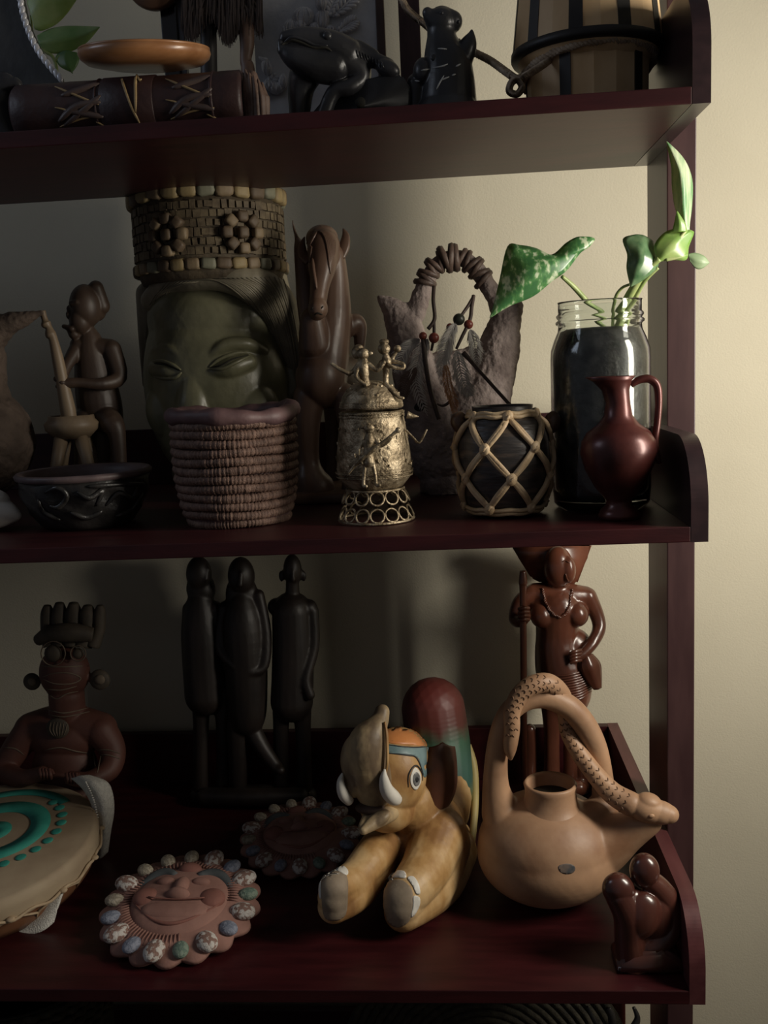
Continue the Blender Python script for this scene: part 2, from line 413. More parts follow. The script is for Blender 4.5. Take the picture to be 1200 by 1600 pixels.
# --- coiled basket
def coil_basket(name, label, u, Y, prof, rows, mat, rimmat, zb, top_wob, cat='basket'):
    F = Fr(Y); s = F.s; C = W(u, 700, Y); C.z = zb
    b = thing(name, label, cat, C)
    for i in range(rows):
        t0 = (i+.5)/rows; z = t0*prof[-1][1]
        for (ra, za), (rb, zb_) in zip(prof, prof[1:]):
            if za <= z <= zb_: R = ra+(rb-ra)*(z-za)/(zb_-za)
        hh = prof[-1][1]/rows; n = 384; ph = random.random()*6; wob = [random.uniform(-1,1) for _ in range(n)]
        pts = [C+Vector(((R-hh*.42)*math.cos(6.28318*k/n), (R-hh*.42)*math.sin(6.28318*k/n), z+hh*.09*math.sin(3*6.28318*k/n+ph))) for k in range(n)]
        q0 = random.randint(0, 3); bm = newbm(); tube(bm, pts, hh*.53, 8, True, mod=lambda k: 1+.06*(1 if (k+q0+int(2*math.sin(k*.11+i))) % 4 else -1.9)+.07*wob[k])
        part('coil', bm, mat, b)
    bm = newbm(); R = prof[0][0]; lathe(bm, C, [(0,.001),(R*.85,.001),(R*.88,.006),(0,.006)], 32); part('bottom', bm, mat, b)
    R = prof[-1][0]; H = prof[-1][1]; bm = newbm(); n = 96
    lathe(bm, C, [(R*.83, .006), (R*.93, H*.5), (R*.90, H)], 48); part('lining', bm, rimmat, b)
    bm = newbm(); tube(bm, [C+Vector(((R-.003)*math.cos(6.28318*k/n), (R-.003)*math.sin(6.28318*k/n), H+.004+top_wob*math.sin(2*6.28318*k/n+.6)+top_wob*.6*math.sin(3*6.28318*k/n))) for k in range(n)], .0076, 12, True, mod=lambda k: 1+.14*math.sin(k*.37)+.08*math.sin(k*.9))
    part('rim_binding', bm, rimmat, b); return b
straw = M('dark_straw', (.10,.055,.042), (.25,.15,.11), .6, 170, (1,1,1), bump=1, bscale=900, lo=.3, hi=.7)
leath = M('plum_leather', (.10,.055,.058), (.15,.085,.085), .55, 40, bump=.5, bscale=150)
s = S(.12)
coil_basket('coiled_basket', 'small round coiled straw basket with plum leather rim on the middle shelf', 367, .115,
   [(80*s,0),(91*s,28*s),(98*s,75*s),(100*s,125*s),(99*s,166*s)], 12, straw, leath, ZM, .0022)
# --- black carved bowl
F = Fr(.125); s = F.s; C = W(137, 800, .125); C.z = ZM
blk = M('black_carved_wood', (.014,.014,.014), (.035,.032,.03), .33, 60, bump=.6, bscale=200)
rimw = M('bowl_rim_wood', (.085,.06,.062), (.14,.10,.10), .5, 50, bump=.3)
bw = thing('carved_bowl', 'wide black carved bowl with plum rim left of the basket', 'bowl', C)
def bmod(a, z): return 1+.035*math.sin(a*9+z*90)*math.sin(z*140) if .012 < z < .05 else 1
H = 88*s; bm = newbm(); lathe(bm, C, [(0,0),(66*s,0),(74*s,6*s),(88*s,26*s)]+[(88*s+14*s*math.sin(t*1.4), 26*s+t*48*s) for t in (.15,.3,.45,.6,.75,.9)]+[(103*s,H-8*s),(98*s,H-6*s),(92*s,40*s),(70*s,16*s),(0,12*s)], 128, mod=bmod); bo = part('bowl_body', bm, blk, bw)
bm = newbm(); lathe(bm, C, [(100*s,H-9*s),(107*s,H-7*s),(109*s,H-1*s),(105*s,H+3*s),(96*s,H+1*s),(93*s,H-9*s),(90*s,H-24*s)], 96); part('rim', bm, rimw, bw)
Tb = bvh(bo)
for P in ([(70,770),(90,762),(105,775),(92,792),(78,790)], [(120,768),(140,778),(160,765),(150,790)], [(165,790),(185,770),(205,778),(212,760)], [(60,780),(70,800),(95,812)], [(110,800),(135,808),(160,798)], [(180,806),(205,795),(222,770)], [(135,760),(180,757),(225,755)]):
    bm = newbm(); line_on(bm, Tb, P, .0028, .08, lift=.2); part('carved_scroll', bm, blk, bw)
# --- seated pestle carver
F = Fr(.27); s = F.s
dk = M('dark_carved_wood', (.035,.021,.015), (.07,.044,.03), .5, 40, (1,1,.3), bump=.3)
pale = M('pale_carved_wood', (.15,.105,.065), (.25,.185,.12), .5, 40, (1,1,.3), bump=.3)
base = W(135, 700, .27); base.z = ZM
pf_ = thing('seated_carving', 'dark wooden seated figure holding a long pestle in a footed mortar', 'figurine', base)
def bz(F, u):  # pixel row of the middle shelf at this frame
    return None
def vz(u, Y, Z):  # pixel row at which height Z is seen in plane Y
    a, b = -400., 2200.
    for _ in range(40):
        m = (a+b)/2
        if W(u, m, Y).z > Z: a = m
        else: b = m
    return (a+b)/2
vb = vz(150, .27, ZM)
blob('body', F, dk, pf_, ells=[(134,478,0,25,34,28), (152,480,12,14,22,18), (125,500,-8,17,22,18), (108,483,-12,4,6,5), (107,492,-16,4,7,5)],
   chains=[[(138,520,4,13),(142,545,8,24),(148,590,10,32),(155,630,10,36),(160,662,14,34)], [(124,540,0,15),(172,545,8,16)], [(174,546,6,16),(186,588,0,13),(160,600,-26,10),(120,598,-42,8),(98,600,-46,9)],
   [(120,545,-4,12),(104,572,-30,9),(98,588,-44,8)], [(160,655,0,24),(175,662,-26,19),(184,690,-32,13),(186,vb-8,-32,12),(172,vb-6,-48,9)], [(140,655,0,22),(130,668,-16,15),(128,vb-8,-16,11)],
   [(162,670,14,34),(162,vb-3,14,32)], [(88,592,-48,5),(97,598,-52,5)], [(90,604,-48,4),(99,607,-52,4)], [(100,510,-16,4),(112,514,-20,5)], [(112,474,-22,5),(120,472,-26,4)], [(106,512,-14,4),(116,522,-10,9)], [(150,450,4,12),(158,478,10,14)]], vox=1.5, sm=3)
bm = newbm(); stube(bm, F, [(66,486,-46,5),(70,500,-46,5),(72,506,-46,8),(76,512,-46,5.5),(79,522,-46,8.5),(83,530,-46,7),(90,560,-46,9),(98,600,-46,10),(106,640,-46,12),(110,668,-46,11)], 14); part('pestle', bm, pale, pf_)
Cm = F(112, 665, -46); bm = newbm()
lathe(bm, Cm, [(0,-22*s),(26*s,-20*s),(40*s,-6*s),(42*s,4*s),(36*s,10*s),(35*s,16*s),(32*s,16*s),(30*s,6*s),(0,-6*s)], 32); mo = part('mortar', bm, pale, pf_)
for k in range(4):
    a = math.pi/4+k*math.pi/2+.2; bm = newbm(); ft = Cm+Vector((math.cos(a)*42*s, math.sin(a)*42*s, ZM+.004-Cm.z)); tp = Cm+Vector((math.cos(a)*20*s, math.sin(a)*20*s, -16*s))
    tube(bm, [tp, tp.lerp(ft, .4)+Vector((math.cos(a)*6*s, math.sin(a)*6*s, 0)), ft], [11*s, 9*s, 6*s], 10); part('leg', bm, pale, mo)
def rough(c): return noise.noise(c*70)*2.2+noise.noise(c*190)*1.5
# --- clay pitcher with horn spout at the left edge
F = Fr(.22); s = F.s
clay = M('fired_rough_clay', (.065,.045,.033), (.12,.085,.065), .85, 35, bump=1.6, bscale=160)
vb = vz(-40, .22, ZM); b0 = W(-40, 700, .22); b0.z = ZM
pt = thing('clay_pitcher', 'rough clay pitcher with pointed horn spout cut off by the left edge', 'pitcher', b0)
blob('pitcher_body', F, clay, pt, ells=[(-55,690,0,112,100,95)], chains=[[(-55,vb-26,0,60),(-55,vb-20,0,60)], [(-60,640,0,80),(-50,580,0,52),(-30,535,0,36),(5,510,0,20),(40,496,0,11),(66,489,0,4)], [(-40,600,0,50),(-20,560,0,30)]], vox=2.2, sm=5, disp=rough)

shellm = M('white_glaze', (.55,.52,.47), (.68,.64,.58), .4, 30, bump=.3)
Fs = Fr(.10); bs = W(-4, 780, .10); bs.z = ZM; vbs = vz(0, .10, ZM)
sh_ = thing('white_shell', 'white spiral shell at the left end of the middle shelf', 'shell', bs)
blob('shell_body', Fs, shellm, sh_, chains=[[(-30,vbs-34,0,32),(-4,vbs-30,0,27),(14,vbs-27,-4,17),(26,vbs-24,-6,8)]], ells=[(-5,vbs-50,0,22,16,18,20)], vox=1.5)
# --- carved wooden horse
F = Fr(.25); s = F.s
hw = M('carved_brown_wood', (.09,.05,.034), (.18,.11,.075), .42, 30, (1,1,.25), bump=.3, bscale=120, coat=.1)
vb = vz(510, .25, ZM); b0 = W(510, 700, .25); b0.z = ZM
hs = thing('carved_horse', 'brown carved wooden horse facing forward between head planter and forked vase', 'figurine', b0)
bodyh = blob('body', F, hw, hs, ells=[(503,372,0,25,20,24), (500,592,-4,38,48,40), (497,482,-58,15,17,16)],
   chains=[[(506,384,-14,25),(504,415,-30,21),(500,445,-44,15),(496,478,-56,13),(495,489,-56,12)], [(522,400,0,17),(520,440,10,25),(516,500,20,34),(506,560,8,40),(504,600,0,38)],
   [(488,500,-24,20),(492,540,-14,26)], [(500,590,10,40),(530,600,60,42),(540,590,110,36)], [(484,620,-8,26),(480,660,-12,21),(482,720,-12,18),(486,vb-30,-14,26),(494,vb-16,-14,30)],
   [(538,620,-4,22),(545,660,-8,17),(546,720,-8,11),(545,vb-16,-8,12)], [(550,610,100,20),(556,680,104,12),(556,vb-14,104,12)], [(520,610,100,20),(520,680,104,12),(520,vb-14,104,12)],
   [(536,520,30,14),(552,505,40,16),(562,512,44,12),(562,540,44,9),(564,552,44,6)]], vox=1.7, sm=4)
bm = newbm(); box(bm, W(472, 700, .19)+Vector((0,0,0)), W(472, 700, .19)+Vector((.001,.001,.001)))
bm.free(); bm = newbm()
cb = F(517, vb-6, 45); box(bm, (cb.x-.048, cb.y-.075, ZM+.0001), (cb.x+.048, cb.y+.075, ZM+.012), .004); part('base', bm, hw, hs)
for P, d in (([(536,357,6,1),(540,368,4,6),(538,385,0,9),(531,402,-4,8)], 0), ([(476,370,6,1),(472,384,2,6),(474,398,-2,8),(484,408,-8,8)], 0)):
    bm = newbm(); stube(bm, F, P, 10, flat=.45); part('ear', bm, hw, hs)
Tb = bvh(bodyh); bm = newbm()
for i in range(7):
    line_on(bm, Tb, [(500-i*1.5,360),(508+i*2,372),(512+i*1.8,392),(514+i*1.0,412-i*2),(516-i*.5,428-i*4)], .0014, .22, lift=.3)
for i in range(5): line_on(bm, Tb, [(497-i,360),(488-i*1.5,376),(481-i*.8,396),(478,410-i*2)], .0014, .22, lift=.3)
part('forelock', bm, hw, hs)
bm = newbm(); line_on(bm, Tb, [(489,404),(491,425),(495,452)], .0022, .21, lift=.4); part('nose_ridge', bm, hw, hs)
for P in ([(491,492),(497,489),(504,492)], [(486,484),(489,480)], [(502,482),(505,478)]):
    bm = newbm(); line_on(bm, Tb, P, .0009, .2, lift=.1); part('muzzle_line', bm, slit, hs)
blob('mane', F, hw, hs, chains=[[(457,344,34,1.2),(459,356,34,2.2),(464,372,32,4),(470,392,28,11),(476,430,26,15),(480,470,24,17),(486,510,20,18)]], vox=1.6)
# --- brass lidded vessel
F = Fr(.09); s = F.s
brass = M('aged_brass', (.17,.13,.08), (.44,.36,.245), .48, 90, metal=.65, bump=1.3, bscale=300, c3=(.30,.235,.15), lo=.4, hi=.6)
C = W(588, 800, .09); C.z = ZM
def bzv(v): return (W(588, v, .045)-W(588, 823, .045)).z*1.05
bv = thing('brass_vessel', 'aged brass lidded vessel on ringed openwork foot with tiny figures on lid', 'vessel', C)
h = {v: bzv(v) for v in range(590, 830)}
bm = newbm(); lathe(bm, C, [(0,h[772]),(40*s,h[774]),(47*s,h[768]),(58*s,h[755]),(60*s,h[742]),(59*s,h[720]),(55*s,h[690]),(51*s,h[664]),(50*s,h[652]),(46*s,h[652]),(48*s,h[690]),(50*s,h[740]),(0,h[760])], 64); vb_ = part('body', bm, brass, bv)
bm = newbm(); dom = [(49*s,h[648]),(50.5*s,h[641]),(48*s,h[636]),(45*s,h[627]),(37*s,h[616]),(27*s,h[609]),(14*s,h[605]),(0,h[604])]; lathe(bm, C, [(0,h[650])]+dom, 64); lid = part('lid', bm, brass, bv)
for R, v, r_ in ((50.5,655,2.2),(50.5,660,2.2),(49.5,645,2.0),(48.5,638,1.8),(60.5,752,1.6),(60.8,746,2.2),(59.5,740,1.6),(46,774,2),(60,820,2.2)):
    z = h[v] if v != 820 else .0013; bm = newbm(); rope(bm, [C+Vector((R*s*math.cos(k/72*6.28318), R*s*math.sin(k/72*6.28318), z)) for k in range(73)], r_*s, 2, 40, 5) if v not in (820, 774) else tube(bm, [C+Vector((R*s*math.cos(k/72*6.28318), R*s*math.sin(k/72*6.28318), z+.0005)) for k in range(72)], r_*s, 8, True)
    part('braid_band' if v not in (820, 774) else 'foot_hoop', bm, brass, bv)
def torus_mesh(R, r, n=20, m=7):
    bm = newbm(); tube(bm, [Vector((R*math.cos(k/n*6.28318), 0, R*math.sin(k/n*6.28318))) for k in range(n)], r, m, True)
    me = bpy.data.meshes.new('ring'); bm.to_mesh(me); bm.free(); me.polygons.foreach_set('use_smooth', [True]*len(me.polygons)); return me
tm = torus_mesh(11*s, 1.7*s)
for row, (R, z, n) in enumerate(((49.5*s, .0245, 13), (56*s, .0088, 15))):
    for k in range(n):
        a = (k+.5*row)/n*6.28318; place('foot_ring', tm, brass, bv, C+Vector((R*math.cos(a), R*math.sin(a), z)), (math.radians(-24), 0, a+math.pi/2))
bm = newbm(); Tv = bvh(vb_)
for k in range(70):
    a = random.uniform(0, 6.28318); z = random.uniform(h[735], h[672]); R = (52.5+8.5*(1-(z-h[735])/(h[672]-h[735])))*s
    mt = Matrix.Translation(C+Vector((R*math.cos(a), R*math.sin(a), z))) @ Euler((random.uniform(-.4,.4), random.uniform(0,3), a+math.pi/2)).to_matrix().to_4x4() @ Matrix.Diagonal((random.uniform(2,7)*s, 3*s, random.uniform(1.5,4)*s, 1))
    bmesh.ops.create_cube(bm, size=1, matrix=mt)
for k in range(30):
    a = random.uniform(0, 6.28318); t = random.random(); R = (30+15*t)*s; z = h[609]-(h[609]-h[627])*t
    mt = Matrix.Translation(C+Vector((R*math.cos(a), R*math.sin(a), z))) @ Euler((random.uniform(-.4,.4), random.uniform(0,3), a)).to_matrix().to_4x4() @ Matrix.Diagonal((random.uniform(2,6)*s, 3*s, random.uniform(1.5,3)*s, 1))
    bmesh.ops.create_cube(bm, size=1, matrix=mt)
o = part('relief_flakes', bm, brass, bv, False); o['kind'] = 'stuff'
Fb = Fr(.045)   # guitar player on the front of the body
fig = blob('lute_player', Fb, brass, bv, ells=[(577,670,0,8,9,6), (567,668,1,4,3,3), (587,666,1,4,3,3), (577,690,2,4,5,4)], chains=[[(577,678,0,4),(577,688,1,9),(576,705,1,8),(577,722,0,9)], [(571,722,0,4),(569,740,0,3.2),(568,758,0,3),(572,760,-2,3)], [(582,722,0,4),(586,740,0,3.2),(588,757,0,3),(593,758,-2,3)],
   [(568,690,0,3.5),(560,706,-2,3),(566,724,-4,3)], [(586,688,0,3.5),(594,697,-3,3),(606,690,-5,3),(611,682,-5,3)], [(566,716,-5,4),(580,704,-6,4.5),(600,690,-6,3),(618,675,-5,3),(622,672,-4,5)], [(566,716,-4,5),(554,728,0,3),(545,740,2,2)]], vox=.9, sm=2)
bm = newbm(); stube(bm, Fb, [(570,666,-6,1),(573,662,-7,1.4),(578,663,-8,1)], 6); stube(bm, Fb, [(571,671,-6,1),(577,671,-8,1.3),(584,670,-6,1)], 6); part('face_detail', bm, brass, fig)
Fl = Fr(.075)
blob('lid_figure', Fl, brass, bv, ells=[(568,553,0,9,9,8), (557,551,6,8,10,8), (560,543,6,8,5,6), (579,552,-2,4,3,3)], chains=[[(570,560,0,4),(568,575,0,9),(570,592,0,7),(575,605,0,6)], [(573,605,0,4),(564,625,-6,3.2),(557,633,-14,3.5)], [(577,605,0,4),(578,622,-10,3.2),(578,634,-18,3.5)],
   [(562,568,0,5),(549,582,-4,3.5),(533,578,-4,3.2),(519,569,-2,2.6)], [(530,578,-2,2),(546,585,-2,3)], [(576,570,0,5),(590,578,-4,4),(600,566,-4,3.5)], [(562,572,-3,4),(556,588,-8,3),(572,602,-10,3)], [(575,598,4,4),(578,606,6,4)]], vox=.9, sm=2)
blob('lid_figure', Fl, brass, bv, ells=[(600,545,8,10,9,9), (600,534,8,8,5,7), (621,545,8,6,6,5)], chains=[[(602,554,8,4),(604,566,8,8),(603,585,8,5),(603,603,8,5)], [(596,566,6,4),(590,574,2,3)], [(608,564,8,4),(622,566,6,3),(631,570,4,3),(629,576,2,2.6),(616,574,0,3),(606,570,0,3)], [(603,600,6,4),(612,610,0,3),(622,620,-2,2.8),(630,622,-2,2.4)], [(618,552,8,3),(610,566,8,3)], [(590,604,6,3),(600,607,2,3)]], vox=.9, sm=2)
bm = newbm(); stube(bm, Fl, [(636,648,6,6),(644,650,6,4),(654,651,6,1)], 8); stube(bm, Fl, [(634,672,6,2),(645,683,4,2),(654,692,2,2),(660,685,2,2),(667,671,2,1.5)], 6); part('lug', bm, brass, bv)
# --- forked vase with horn mouths, leather wrap, feathers and beads
F = Fr(.28); s = F.s
grey = M('grey_brown_clay', (.20,.155,.14), (.34,.28,.255), .9, 40, bump=2.2, bscale=210)
vb = vz(705, .28, ZM); b0 = W(705, 700, .28); b0.z = ZM
wv = thing('forked_vase', 'grey clay vase with two horn mouths joined by a leather-wrapped handle', 'vase', b0)
vs = blob('vase_body', F, grey, wv, ells=[(704,vb-62,0,72,60,60)],
   chains=[[(592,464,0,3),(604,474,0,12),(622,492,0,22),(634,520,0,30),(645,570,0,34),(668,630,0,48),(690,690,0,62)], [(622,478,0,8),(640,484,0,12),(650,478,0,13)], [(814,474,0,4),(806,482,0,12),(792,500,0,22),(780,540,0,32),(768,590,0,36),(745,640,0,50),(715,690,0,62)],
   [(650,490,0,16),(658,462,0,14),(668,436,0,13)], [(785,490,0,18),(772,462,0,14),(756,436,0,13),(748,422,0,12)], [(704,vb-20,0,50),(704,vb-17,0,50)], [(735,655,0,45),(770,660,0,28)], [(690,570,6,22),(712,575,6,28),(735,565,6,22)], [(680,600,2,34),(735,600,2,34)]], vox=1.5, sm=3, disp=rough)
bm = newbm(); stube(bm, F, [(668,438,0,12),(682,415,0,12),(706,403,0,12),(730,408,0,12),(750,430,0,12)], 12); hn = part('handle', bm, grey, wv)
wrap = M('brown_leather_wrap', (.06,.038,.03), (.11,.07,.052), .55, 60, bump=.6)
HP = spline([(664,442,0),(672,424,0),(686,410,0),(706,403,0),(726,406,0),(744,420,0),(756,438,0)], 10)
for k in range(15):
    i = min(len(HP)-2, int(k/14*(len(HP)-2))); p = F(*HP[i]); t = (F(*HP[i+1])-p).normalized(); a = Vector((0,1,0)); b = t.cross(a).normalized(); tl = t*.0025*(1 if k % 2 else -1)
    R = (14 if k not in (6,7,8) else 16.5)*s*random.uniform(.94,1.12); bm = newbm(); tube(bm, [p+(a*math.cos(q/16*6.28318)+b*math.sin(q/16*6.28318))*R+tl*math.sin(q/16*6.28318) for q in range(16)], (4.6 if k not in (6,7,8) else 6)*s, 6, True, flat=.8); part('leather_wrap', bm, wrap, wv)
cordm = M('dark_leather_cord', (.045,.028,.022), (.07,.045,.035), .6, 60)
Fc = Fr(.23)
for P in ([(678,448,10,3),(677,470,-6,3),(679,498,-10,3),(669,514,-14,3)], [(740,462,10,3),(737,480,0,3),(734,500,-6,3),(720,530,-16,2.6),(713,545,-20,2.2)], [(739,466,8,3),(730,480,0,2.6),(720,494,-6,2.4)], [(661,528,-14,3.4),(664,560,-18,3.6),(670,600,-18,3.6),(678,630,-18,3.6),(686,655,-18,3.4)],
          [(678,500,-10,2.5),(678,525,-12,2.5),(674,548,-12,2)], [(724,551,-16,4),(745,575,-24,2.8),(770,603,-36,2.8),(800,636,-50,2.8)], [(705,617,-16,2.2),(702,628,-18,2.4),(692,634,-18,2),(683,631,-18,1.5)]):
    bm = newbm(); stube(bm, Fc, P, 8); part('cord', bm, cordm, wv)
redb = M('red_wood_bead', (.20,.045,.03), (.28,.07,.05), .35, 40); greenb = M('dark_bead', (.025,.03,.022), (.05,.055,.04), .4, 40)
for u, v, d, r_, mm in ((717,499,-8,9.5,greenb),(732,507,-8,7.5,redb),(661,525,-14,6.5,redb),(678,528,-16,8.5,redb),(703,511,-8,6,redb)):
    bm = newbm(); ball(bm, Fc(u,v,d), r_*s*.93, 3); part('bead', bm, mm, wv)
def feather(F, P, w, n=70, parent=None, mat=None, down=.5, name='feather'):
    bm = newbm(); Q = spline([(*p, 0) for p in P], 10); pts = [F(*q[:3]) for q in Q]; tube(bm, pts, [.0007*(1-.7*i/len(pts)) for i in range(len(pts))], 5); m = len(pts)-1; H = []
    for k in range(n):
        for sd in (-1, 1, -1, 1):
            t = (k+random.random())/n; i = min(m-1, int(t*m)); p = pts[i]; tg = (pts[i+1]-p).normalized(); sdv = tg.cross(Vector((0,1,0))).normalized()*sd
            L = w*F.s*math.sin(math.pi*min(1, .12+t*.93))**.6*random.uniform(.6,1.15); dr = (sdv*.8+tg*.75+Vector((0,random.uniform(-1,1)*down,0))).normalized(); c = Vector((random.uniform(-1,1), random.uniform(-1,1), random.uniform(-1,1)))*down*.25
            H.append([p, p+dr*L*.5+c*L*.3, p+(dr+tg*.3).normalized()*L+c*L])
    hairs(bm, H, .0008); return part(name, bm, mat, parent)
wf_ = M('white_down', (.46,.43,.40), (.60,.57,.53), .9, 30); of_ = M('rust_feather', (.38,.16,.06), (.50,.25,.11), .8, 60); bf_ = M('brown_feather', (.08,.05,.04), (.14,.09,.07), .8, 60)
feather(Fc, [(668,530,-12),(655,560,-16),(650,600,-18),(668,650,-16)], 22, 90, wv, wf_)
feather(Fc, [(655,530,-8),(632,550,-10),(618,585,-10)], 20, 70, wv, wf_)
feather(Fc, [(712,505,-12),(700,530,-16),(692,560,-20),(686,590,-18)], 20, 100, wv, wf_)
feather(Fc, [(735,515,-10),(742,540,-12),(745,575,-12)], 18, 80, wv, wf_)
feather(Fc, [(714,548,-16),(722,590,-18),(735,620,-16)], 22, 90, wv, wf_)
feather(Fc, [(696,570,-22),(700,600,-24),(708,628,-24),(712,652,-22)], 13, 90, wv, of_, .2)
feather(Fc, [(650,575,-20),(636,595,-22),(628,625,-22)], 18, 80, wv, bf_, .2)
patch('hollow_shade', vs, [(648,634),(654,628),(663,630),(664,638),(656,643),(648,640)], slit, .25, 3, .0004)  # flat dark patch painted as the shade of a hole
# --- black pot in a rattan net
F = Fr(.105); s = F.s; C = W(789, 800, .105); C.z = ZM
pot = M('black_brown_pot', (.028,.022,.018), (.11,.08,.06), .40, 26, (1,1,5), bump=.7, bscale=60, c3=(.045,.04,.04))
rp = thing('rattan_net_pot', 'black round pot wrapped in a diamond net of pale rattan', 'pot', C)
hv = lambda v: max(0, (814-v)*s*.985)
PR = [(50,812),(60,796),(69,765),(73,728),(71,695),(63,668),(50,654),(47,646),(48,640)]
bm = newbm(); lathe(bm, C, [(0,0)]+[(r*s, hv(v)) for r, v in PR]+[(44*s,hv(641)),(43*s,hv(652)),(60*s,hv(690)),(62*s,hv(760)),(0,hv(800))], 64); part('pot_body', bm, pot, rp)
rat = M('pale_rattan', (.50,.35,.20), (.70,.53,.33), .5, 60, (1,1,1), bump=.5, bscale=400)
def prad(z):
    for (r0, v0), (r1, v1) in zip(PR, PR[1:]):
        z0_, z1_ = hv(v0), hv(v1)
        if z0_ <= z <= z1_: return (r0+(r1-r0)*(z-z0_)/(z1_-z0_+1e-9))*s
    return PR[0][0]*s if z < hv(812) else PR[-1][0]*s
def pp(a, z, lift): R = prad(z)+lift; return C+Vector((R*math.cos(a), R*math.sin(a), z))
A0 = -math.pi/2+.1; rows = [hv(655), hv(703), hv(750), hv(797)]
for k in range(6):
    for i in range(3):
        for sg in (-1, 1):
            a = A0+(k+.5*(i % 2))*math.pi/3; b = a+sg*math.pi/6
            for dd in (-1, 1):
                bm = newbm(); P = []
                for q in range(13):
                    t = q/12; P.append(pp(a+(b-a)*t+dd*.022*math.sin(math.pi*t), rows[i]+(rows[i+1]-rows[i])*t+dd*sg*.0004, .0022+.0012*math.sin(math.pi*t)))
                tube(bm, P, .0026, 6, flat=.45); part('rattan_strand', bm, rat, rp)
    for i in range(4):
        a = A0+(k+.5*(i % 2))*math.pi/3; bm = newbm(); p = pp(a, rows[i], .0034)
        ball(bm, p, (.0052,.0030,.0062), 2, Euler((0, .3, a+math.pi/2)).to_matrix()); tube(bm, [pp(a-.07, rows[i]-.003, .004), pp(a, rows[i], .0062), pp(a+.07, rows[i]+.003, .004)], .0015, 6); part('rattan_knot', bm, rat, rp)
for v, R in ((650,52),(655,54),(800,60),(806,58)):
    bm = newbm(); tube(bm, [pp(q/60*6.28318, hv(v)+.0006*math.sin(q), .003) for q in range(60)], .0021, 6, True); part('rattan_hoop', bm, rat, rp)
for P in ([(846,672,4,9),(860,666,0,12),(864,656,0,13),(858,648,4,9)], [(732,672,4,9),(720,666,0,12),(716,656,0,12),(724,648,4,8)]):
    bm = newbm(); stube(bm, F, P, 12); part('lug_handle', bm, M('lug_ceramic', (.07,.04,.028), (.12,.07,.045), .28, 40), rp)
bm = newbm(); stube(bm, F, [(858,690,-6,1.2),(862,730,-8,1.2),(860,770,-8,1.2),(852,786,-8,1.2)], 6); part('loose_rattan', bm, rat, rp)
# --- glass jar of dark soil
F = Fr(.125); s = F.s; C = W(939, 700, .125); C.z = ZM
hj = lambda v: (W(939, v, .125)).z
gm, nt, p = node_mat('jar_glass'); p.inputs['Base Color'].default_value = (.93,.97,.95,1); p.inputs['Roughness'].default_value = .03; p.inputs['Transmission Weight'].default_value = 1; p.inputs['IOR'].default_value = 1.45
jr = thing('glass_jar', 'large clear screw-neck glass jar full of dark soil beside the right post', 'jar', C)
OP = [(0,.0003),(66,.0003),(74,.006),(76,.02),(76,hj(560)),(75,hj(545)),(70,hj(530)),(64,hj(516)),(63,hj(508)),(67,hj(504)),(67,hj(501)),(63,hj(498)),(66,hj(494)),(66,hj(491)),(63,hj(488)),(63,hj(472)),(64,hj(470)),(61,hj(470))]
IP = [(60.5,hj(474)),(60.5,hj(514)),(67,hj(532)),(72.5,hj(548)),(73,hj(562)),(73,.02),(68,.008),(0,.006)]
bm = newbm(); lathe(bm, C, [(r*s, z) for r, z in OP+IP], 72); part('jar_glass', bm, gm, jr)
soil = M('dark_wet_soil', (.02,.019,.019), (.085,.078,.075), .4, 70, bump=1.2, bscale=180)
bm = newbm(); lathe(bm, C, [(0,.008),(66*s,.009),(71.8*s,.021),(72*s,hj(562)),(71.3*s,hj(548)),(66.5*s,hj(534)),(60*s,hj(518)),(50*s,hj(511)),(30*s,hj(508)),(0,hj(510))], 72, mod=lambda a, z: 1-.004*abs(math.sin(a*11+z*200))); part('soil', bm, soil, jr)
# --- pothos cutting standing in the jar
lg = M('pothos_leaf', (.05,.17,.06), (.62,.72,.48), .3, 105, (1.6,1,.9), c3=(.10,.27,.09), lo=.44, hi=.64, trans=.25, coat=.2)
ly = M('young_pothos_leaf', (.16,.34,.06), (.42,.55,.20), .32, 30, trans=.3, coat=.2); lp_ = M('pale_striped_leaf', (.14,.32,.14), (.66,.74,.48), .35, 110, (2.2,1,.22), trans=.3)
ld = M('dark_pothos_leaf', (.045,.13,.05), (.24,.38,.20), .22, 60, trans=.15, coat=.4); stm = M('pothos_stem', (.28,.38,.12), (.42,.48,.20), .4, 60)
F = Fr(.10); po = thing('pothos_cutting', 'variegated pothos cutting growing out of the glass jar', 'plant', W(939, 516, .125))
part('leaf', leafsheet(F, [((765,497,-10),(765,497,-10),(765,497,-10)), ((773,470,-12),(782,478,-16),(797,478,-12)), ((781,435,-4),(802,458,-20),(833,463,-10)), ((793,385,10),(826,432,-24),(862,440,-8)), ((812,383,14),(848,417,-20),(884,424,-4)), ((838,388,14),(864,408,-12),(897,408,2)), ((862,398,8),(880,402,-6),(908,394,4)), ((884,380,8),(900,390,-2),(920,386,6)), ((900,371,10),(914,376,6),(929,375,10)), ((912,370,12),(918,370,10),(926,371,12))], 5, bow=1), lg, po)
part('leaf', leafsheet(F, [((985,448,-6),(986,448,-6),(988,447,-6)), ((979,420,-8),(994,425,-16),(1006,437,-8)), ((980,398,-4),(1001,402,-18),(1028,416,-4)), ((973,374,4),(1003,385,-10),(1027,396,2)), ((990,367,8),(1008,372,2),(1022,379,8)), ((1002,367,10),(1006,368,10),(1012,371,10))], 5), ld, po)
